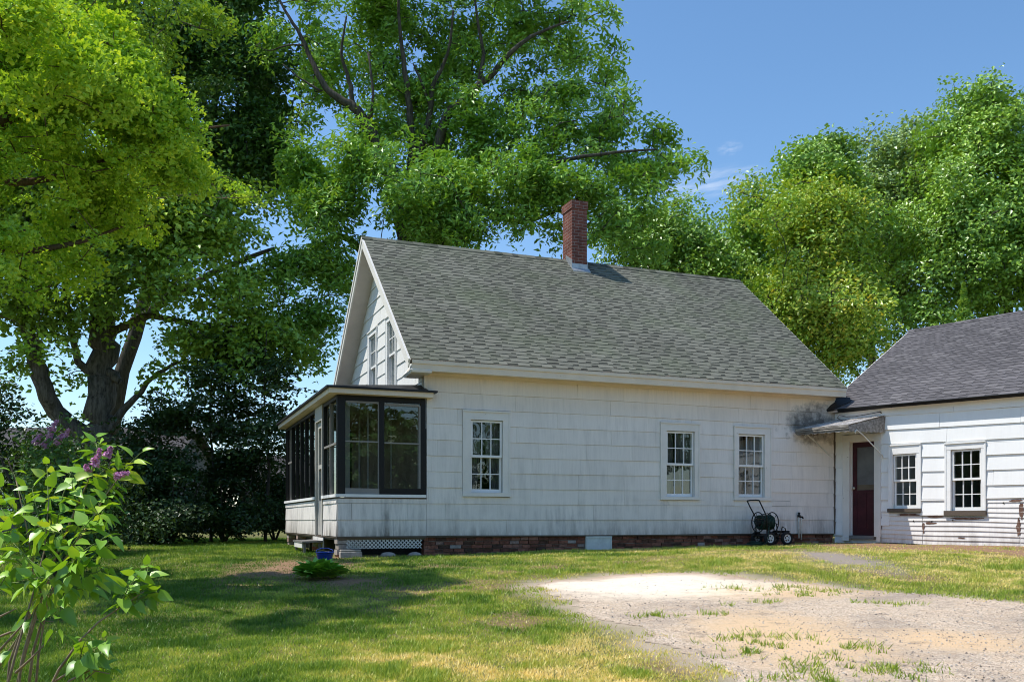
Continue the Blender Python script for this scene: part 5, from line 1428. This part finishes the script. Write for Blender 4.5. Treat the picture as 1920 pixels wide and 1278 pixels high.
mb = MB(lambda x, d, z: (x, d, z)); mb.box(-.20, .20, -.10, .10, -.05, .10); mb.box(-.19, .185, -.085, .095, .104, .14)
cb = mb.build('concrete_block', M['concrete']); cb.location = (ps.x, ps.y, pz + .0); cb.rotation_euler = (0, 0, HROT); tag(cb, 'flat weathered concrete block lying under the front corner of the porch lattice', 'block')
bv = cb.modifiers.new('bevel', 'BEVEL'); bv.width = .012; bv.segments = 2
for (u_, v_, r_, lb_) in ((-.25, -.12, .085, 'small rounded grey stone lying below the lattice end'), (-.75, -.10, .10, 'flat brownish stone lying below the middle of the lattice')):
    p = H(u_, v_, 0); bm = bmesh.new(); bmesh.ops.create_icosphere(bm, subdivisions=3, radius=r_)
    for v in bm.verts:
        k = 1 + .22 * float(vnoise(v.co.x * 14 + u_ * 9, v.co.y * 14 + v.co.z * 9, 4)); v.co = Vector((v.co.x * 1.3 * k, v.co.y * k, v.co.z * .55 * k))
    me = bpy.data.meshes.new('stone'); bm.to_mesh(me); bm.free(); me.materials.append(M['concrete'])
    o = bpy.data.objects.new('stone', me); COL.objects.link(o); o.location = (p.x, p.y, float(G(p.x, p.y)) + .02); tag(o, lb_, 'stone')

# --- filler pipes on the house wall
mb = MB(TF); mb.tube([(8.655, -.06, 1.16), (8.655, -.06, 1.63), (8.655, -.02, 1.66)], .018, 10); mb.tube([(8.715, -.07, 1.12), (8.715, -.07, 1.60), (8.715, -.07, 1.62)], .016, 10)
pp = mb.build('filler_pipe', M['pipe_white'], house, smooth=True)
mb = MB(); mb.disc((8.657, -.06, 1.63), (0, 0, 1), [(0, 0), (0, .035), (.05, .035), (.055, .022), (.10, .03), (.115, .0)], 14); mb.tube([(8.66, -.07, 1.64), (8.74, -.08, 1.635), (8.75, -.08, 1.60)], .018, 8); mb.build('cap', M['black_paint'], pp, smooth=True)

# --- hose reel cart
cp_ = H(7.5, -.44, 0); cz = min(float(G(*(H(7.4, -.65, 0).to_2d()))), float(G(*(H(7.85, -.65, 0).to_2d())))) + .005
cart = empty('hose_reel_cart', (cp_.x, cp_.y, cz), HROT, 'black four wheeled garden hose reel cart parked against the front wall under the third window', 'hose cart')
mb = MB()
for y_ in (-.19, .19):
    mb.tube([(-.22, y_, .20), (.10, y_, .20), (.36, y_, .20)], .013, 8)
    mb.tube([(-.14, y_, .20), (-.15, y_, .5), (-.16, y_ * 1.05, .62), (-.27, y_ * 1.1, .80), (-.36, y_ * 1.1, .955)], .014, 8)
    mb.tube([(.02, y_ * .3, .20), (.14, y_ * .9, .30), (.17, y_ * .5, .46), (.175, 0, .50)], .011, 8)
    mb.tube([(.17, y_, .20), (.26, y_, .40), (.33, y_, .36), (.36, y_, .20)], .011, 8)
mb.tube([(-.36, -.209, .955), (-.362, -.1, .965), (-.362, .1, .965), (-.36, .209, .955)], .015, 8)
for x_ in (-.2, -.10, .34): mb.tube([(x_, -.2, .2), (x_, .2, .2)], .011, 8)
mb.tube([(-.15, -.19, .5), (-.15, .19, .5)], .011, 8)
for x_ in (-.10, .34): mb.tube([(x_, -.25, .145), (x_, .25, .145)], .009, 8); mb.tube([(x_, -.19, .145), (x_, -.19, .2)], .011, 6); mb.tube([(x_, .19, .145), (x_, .19, .2)], .011, 6)
mb.build('frame', M['black_paint'], cart, smooth=True)
mb = MB(); mb.tube([(-.42, -.215, .56), (-.33, -.215, .56), (-.25, -.21, .555), (-.16, -.03, .50), (-.26, 0, .49)], .010, 8); mb.tube([(-.43, -.27, .56), (-.43, -.16, .56)], .022, 10)
mb.tube([(-.27, -.21, .66), (-.14, -.2, .68), (-.05, -.2, .64)], .010, 6); mb.build('crank_handle', M['black_paint'], cart, smooth=True)
mb = MB(); mb.box(.30, .44, -.2, .2, .255, .275); mb.box(.30, .31, -.2, .2, .276, .31); mb.box(.43, .44, -.2, .2, .276, .31); mb.build('tray', M['black_paint'], cart)
mb = MB(); mb.disc((-.24, 0, .49), (1, 0, 0), [(0, 0), (0, .05), (.02, .09), (.36, .09), (.38, .05), (.38, 0)], 24)
drum = mb.build('drum', M['black_paint'], cart)
for x_ in (-.235, .135):
    mb = MB(); mb.ring((x_, 0, .49), (1, 0, 0), .215, .012, 40, 8)
    for k in range(6):
        a = k * 1.047 + .2; mb.tube([(x_, .04 * math.cos(a), .49 + .04 * math.sin(a)), (x_, .21 * math.cos(a), .49 + .21 * math.sin(a))], .007, 6)
    mb.build('rim', M['black_paint'], drum, smooth=True)
mb = MB(); pts = []; rr = random.Random(5)
for layer, (R_, n_) in enumerate(((.105, 13), (.128, 12), (.150, 9))):
    for k in range(n_ * 14):
        f_ = k / (n_ * 14); x_ = (-.215 + .33 * f_) if layer % 2 == 0 else (.115 - .33 * f_)
        a = k * 6.283 / 14; pts.append((x_, R_ * math.cos(a) + rr.uniform(-.003, .003), .49 + R_ * math.sin(a)))
mb.tube(pts, .0115, 6); lo = [(pts[-1][0], pts[-1][1], pts[-1][2]), (-.1, -.20, .42), (-.16, -.26, .25), (-.20, -.28, .10), (-.28, -.24, .02), (-.40, -.12, .015), (-.48, .05, .015), (-.36, .14, .02), (-.22, .04, .02), (-.26, -.14, .035), (-.42, -.20, .035), (-.56, -.05, .02), (-.70, -.10, .015), (-.86, .02, .015), (-1.05, -.02, .015)]
q = []
for k in range(len(lo) - 1):
    p0, p1, p2, p3 = (Vector(lo[max(0, min(len(lo) - 1, k + d))]) for d in (-1, 0, 1, 2))
    for j in range(6):
        t_ = j / 6; q.append(.5 * ((2 * p1) + (p2 - p0) * t_ + (2 * p0 - 5 * p1 + 4 * p2 - p3) * t_ ** 2 + (3 * p1 - p0 - 3 * p2 + p3) * t_ ** 3))
mb.tube(q, .0115, 6); mb.build('hose', M['hose_green'], cart, smooth=True)
mb = MB()
for k in range(3): mb.ring((-.33 + .02 * k, .02 - .03 * k, .02 + .022 * k), (.05 * k, .04, 1), .19 - .02 * k, .0115, 36, 6)
mb.build('hose_coil', M['hose_green'], cart, smooth=True)
for x_ in (-.10, .34):
    for y_ in (-.23, .23):
        s_ = -1 if y_ < 0 else 1
        mb = MB(); mb.disc((x_, y_, .145), (0, s_, 0), [(-.035, .07), (-.035, .118), (-.026, .138), (-.010, .145), (.010, .145), (.026, .138), (.035, .118), (.030, .092), (.012, .088)], 30)
        wh = mb.build('wheel', M['rubber'], cart, smooth=True)
        mb = MB(); mb.disc((x_, y_, .145), (0, s_, 0), [(.0, .09), (.022, .09), (.026, .082), (.016, .072), (.016, .066), (.0, .066)], 26)
        for k in range(5):
            a = k * 1.2566 + x_ * 3; c_, d_ = math.cos(a), math.sin(a)
            mb.tube([(x_ + .02 * c_, y_ + s_ * .018, .145 + .02 * d_), (x_ + .070 * c_, y_ + s_ * .014, .145 + .070 * d_)], .0105, 6)
        mb.disc((x_, y_, .145), (0, s_, 0), [(0, .03), (.026, .03), (.032, .02), (.034, 0)], 16)
        mb.build('wheel_rim', M['wheel_white'], wh)

# --- neighbouring houses glimpsed beyond the trees, overhead cables
def far_house(label, x0, x1, Y, zt, zr, depth, rot=0.0, wins_=(), wall='far_wall', roofm='far_roof'):
    cx = (x0 + x1) / 2; e = empty('neighbouring_house', (cx, Y, .95), rot, label, 'house'); hw = (x1 - x0) / 2; z0 = -.1; zt -= .95; zr -= .95
    mb = MB(lambda x, d, z: (x, d, z)); mb.box(-hw, hw, 0, depth, z0, zt); mb.add([(-hw, 0, zt), (-hw, depth, zt), (-hw, depth / 2, zr), (hw, 0, zt), (hw, depth, zt), (hw, depth / 2, zr)], [(0, 1, 2), (3, 4, 5), (0, 2, 5, 3), (1, 4, 5, 2)])
    mb.build('wall', M[wall], e)
    mb = MB(lambda x, d, z: (x, d, z)); s_ = (zr - zt) / (depth / 2)
    mb.add([(-hw - .4, -.5, zt - .5 * s_), (hw + .4, -.5, zt - .5 * s_), (hw + .4, depth / 2, zr + .05), (-hw - .4, depth / 2, zr + .05), (hw + .4, depth + .5, zt - .5 * s_), (-hw - .4, depth + .5, zt - .5 * s_),
            (-hw - .4, -.5, zt - .5 * s_ + .2), (hw + .4, -.5, zt - .5 * s_ + .2), (hw + .4, depth / 2, zr + .25), (-hw - .4, depth / 2, zr + .25), (hw + .4, depth + .5, zt - .5 * s_ + .2), (-hw - .4, depth + .5, zt - .5 * s_ + .2)],
           [(0, 1, 2, 3), (3, 2, 4, 5), (6, 7, 8, 9), (9, 8, 10, 11), (0, 1, 7, 6), (5, 4, 10, 11), (0, 6, 9, 3), (3, 9, 11, 5), (1, 7, 8, 2), (2, 8, 10, 4)])
    mb.build('roof', M[roofm], e)
    for (wx_, wz) in wins_:
        mb = MB(lambda x, d, z: (x, d, z))
        for (a, b, c_, d_) in ((wx_ - .6, wx_ + .6, wz + 1.5, wz + 1.62), (wx_ - .6, wx_ + .6, wz - .1, wz), (wx_ - .6, wx_ - .48, wz, wz + 1.5), (wx_ + .48, wx_ + .6, wz, wz + 1.5), (wx_ - .48, wx_ + .48, wz + .72, wz + .8)): mb.box(a, b, -.06, -.002, c_, d_)
        f_ = mb.build('window', M['bright_trim'], e)
        mb = MB(lambda x, d, z: (x, d, z)); mb.box(wx_ - .48, wx_ + .48, -.03, -.004, wz, wz + 1.5); mb.build('pane', M['tar'], f_)


far_house('low grey house with white window frames glimpsed beyond the maple and shrubs', -28, -17.5, 46, 4.2, 6.4, 8, .0, ((-4.2, 1.2), (-2.4, 1.2), (.5, 1.2), (3.2, 1.2)))
far_house('distant brown roofed house glimpsed between the thicket and the porch', -18.5, -14.2, 62, 3.6, 6.0, 8, .1, ((-.8, .9),))
for k, (y0, y1, lb_) in enumerate(((822, 800, 'thin overhead cable passing behind the maple, upper one'), (829, 836, 'thin overhead cable passing behind the maple, lower one'))):
    a, b = Vector(at(-300, y0 + 4, 36)), Vector(at(760, y1 - 6, 40)); pts = []
    for i in range(25):
        f_ = i / 24; pts.append(a.lerp(b, f_) + Vector((0, 0, -.7 * 4 * f_ * (1 - f_) * .5)))
    mb = MB(); mb.tube(pts, .022, 5); o = mb.build('overhead_cable', M['cable_black'], None, smooth=True); tag(o, lb_, 'cable')

# --- trees across the road, behind the photographer: what the window panes mirror
for k, (x, y, h_, r_) in enumerate(((27, -9, 9, 5), (17, -17, 10, 5.5), (34, 2, 9, 5), (7, -24, 10, 6), (-6, -26, 9, 5.5), (40, 12, 9, 5), (-18, -22, 9, 5), (-32, 10, 9, 5), (-30, -3, 9, 5), (22, -14, 9, 5), (12, -21, 9, 5))):
    limbs = [[(x, y, .0, .3), (x, y, h_ * .4, .24), (x, y, h_ * .8, .1)]]  # trunk
    tree('roadside_tree', ['broad roadside tree across the drive opposite the front windows', 'tall roadside tree straight across from the porch', 'rounded roadside tree at the far east side', 'tall roadside tree behind the photographer', 'roadside tree behind the lilac side of the lot', 'roadside tree past the end of the side building', 'roadside tree at the southwest corner of the lot', 'roadside tree due west of the lilac', 'roadside tree farther south along the west side', 'roadside tree between the two tallest across the drive', 'roadside tree just behind the drive mouth'][k], 'tree', limbs,
         [(x, y, h_ * .62, r_, r_, h_ * .34, 1), (x + 1.5, y, h_ * .35, r_ * .8, r_ * .8, h_ * .22, .7), (x - 1.5, y + 1, h_ * .38, r_ * .8, r_ * .8, h_ * .2, .7), (x, y, h_ * .13, r_ * 1.1, r_ * .9, h_ * .12, .9)], 330, 26,   .62, M['dark_leaf'], M['oak_bark'], 200 + k, 'roadside trees', spray_r=1.1)


# ================================================================== CAMERA, LIGHT
cam = bpy.data.cameras.new('camera'); co = bpy.data.objects.new('camera', cam); COL.objects.link(co)
co.location = (0, 0, EZ); co.rotation_euler = (math.pi / 2, 0, 0)
cam.sensor_width = 36; cam.sensor_fit = 'HORIZONTAL'; cam.lens = F / 1920 * 36
cam.shift_y = (HY - 639) / 1920; cam.clip_start = .1; cam.clip_end = 3000
SC.camera = co
sd_ = Vector((-.559, -.028, 1.0)).normalized()
ELEV = math.asin(sd_.z); AZ = math.atan2(sd_.x, sd_.y)          # clockwise from +Y
sun = bpy.data.lights.new('sun', 'SUN'); so_ = bpy.data.objects.new('sun', sun); COL.objects.link(so_)
sun.energy = 5.0; sun.angle = math.radians(.53); sun.color = (1.0, .955, .88)
so_.rotation_euler = (-sd_).to_track_quat('-Z', 'Y').to_euler(); so_.location = (-20, 0, 40)
w = bpy.data.worlds.new('World'); SC.world = w; w.use_nodes = True
nt = w.node_tree; nt.nodes.clear()
sky = nt.nodes.new('ShaderNodeTexSky'); sky.sky_type = 'NISHITA'; sky.sun_disc = False
sky.sun_elevation = ELEV; sky.sun_rotation = AZ; sky.altitude = 0; sky.air_density = 1.0; sky.dust_density = .2; sky.ozone_density = 2.5
bg = nt.nodes.new('ShaderNodeBackground'); bg.inputs[1].default_value = .15
wo = nt.nodes.new('ShaderNodeOutputWorld')
# a few wisps of cirrus
tc = nt.nodes.new('ShaderNodeTexCoord')
def wn(typ, **k):
    n_ = nt.nodes.new(typ)
    for a, b in k.items(): setattr(n_, a, b)
    return n_
def wisp(px, py, rx, ry, prev, strength):
    d = Vector(((px - 960) / F, 1, -(py - HY) / F)).normalized()
    r = Vector((1, 0, 0)); r = (r - d * r.dot(d)).normalized(); u_ = r.cross(d); ang = math.radians(14); r2 = r * math.cos(ang) + u_ * math.sin(ang); u2 = -r * math.sin(ang) + u_ * math.cos(ang)
    vals = []
    for ax, sc in ((r2, rx), (u2, ry)):
        dt = wn('ShaderNodeVectorMath', operation='DOT_PRODUCT'); nt.links.new(tc.outputs['Generated'], dt.inputs[0]); dt.inputs[1].default_value = tuple(ax / sc)
        m_ = wn('ShaderNodeMath', operation='MULTIPLY'); nt.links.new(dt.outputs['Value'], m_.inputs[0]); nt.links.new(dt.outputs['Value'], m_.inputs[1]); vals.append((dt, m_))
    ad = wn('ShaderNodeMath', operation='ADD'); nt.links.new(vals[0][1].outputs[0], ad.inputs[0]); nt.links.new(vals[1][1].outputs[0], ad.inputs[1])
    cb = wn('ShaderNodeCombineXYZ'); nt.links.new(vals[0][0].outputs['Value'], cb.inputs[0]); nt.links.new(vals[1][0].outputs['Value'], cb.inputs[1])
    mp = wn('ShaderNodeMapping'); mp.inputs['Scale'].default_value = (.7, 1.1, 1); nt.links.new(cb.outputs[0], mp.inputs[0])
    no = wn('ShaderNodeTexNoise'); no.inputs['Scale'].default_value = 2.2; no.inputs['Detail'].default_value = 6; nt.links.new(mp.outputs[0], no.inputs[0])
    mr = wn('ShaderNodeMapRange'); mr.inputs[1].default_value = 0; mr.inputs[2].default_value = 1.0; mr.inputs[3].default_value = 1; mr.inputs[4].default_value = 0; nt.links.new(ad.outputs[0], mr.inputs[0])
    m2 = wn('ShaderNodeMapRange'); m2.inputs[1].default_value = .38; m2.inputs[2].default_value = .75; nt.links.new(no.outputs[0], m2.inputs[0])
    mu = wn('ShaderNodeMath', operation='MULTIPLY'); nt.links.new(mr.outputs[0], mu.inputs[0]); nt.links.new(m2.outputs[0], mu.inputs[1])
    ms = wn('ShaderNodeMath', operation='MULTIPLY'); nt.links.new(mu.outputs[0], ms.inputs[0]); ms.inputs[1].default_value = strength
    mx = wn('ShaderNodeMix', data_type='RGBA'); nt.links.new(ms.outputs[0], mx.inputs[0]); nt.links.new(prev, mx.inputs[6]); mx.inputs[7].default_value = (6.2, 6.3, 6.5, 1)
    return mx.outputs[2]
skyc = wisp(1325, 345, .060, .016, sky.outputs[0], .38)
skyc = wisp(1368, 278, .014, .008, skyc, .2)
hs = wn('ShaderNodeHueSaturation'); hs.inputs['Saturation'].default_value = 1.12; hs.inputs['Value'].default_value = 1.31; hs.inputs['Hue'].default_value = .497; nt.links.new(skyc, hs.inputs['Color'])
nt.links.new(hs.outputs[0], bg.inputs[0]); nt.links.new(bg.outputs[0], wo.inputs[0])
SC.view_settings.view_transform = 'Standard'; SC.view_settings.look = 'None'; SC.view_settings.exposure = 0; SC.view_settings.gamma = 1
SC.cycles.max_bounces = 7; SC.cycles.diffuse_bounces = 4; SC.cycles.glossy_bounces = 3; SC.cycles.transmission_bounces = 4; SC.cycles.transparent_max_bounces = 12
SC.cycles.caustics_reflective = False; SC.cycles.caustics_refractive = False
SC.cycles.filter_width = 1.0
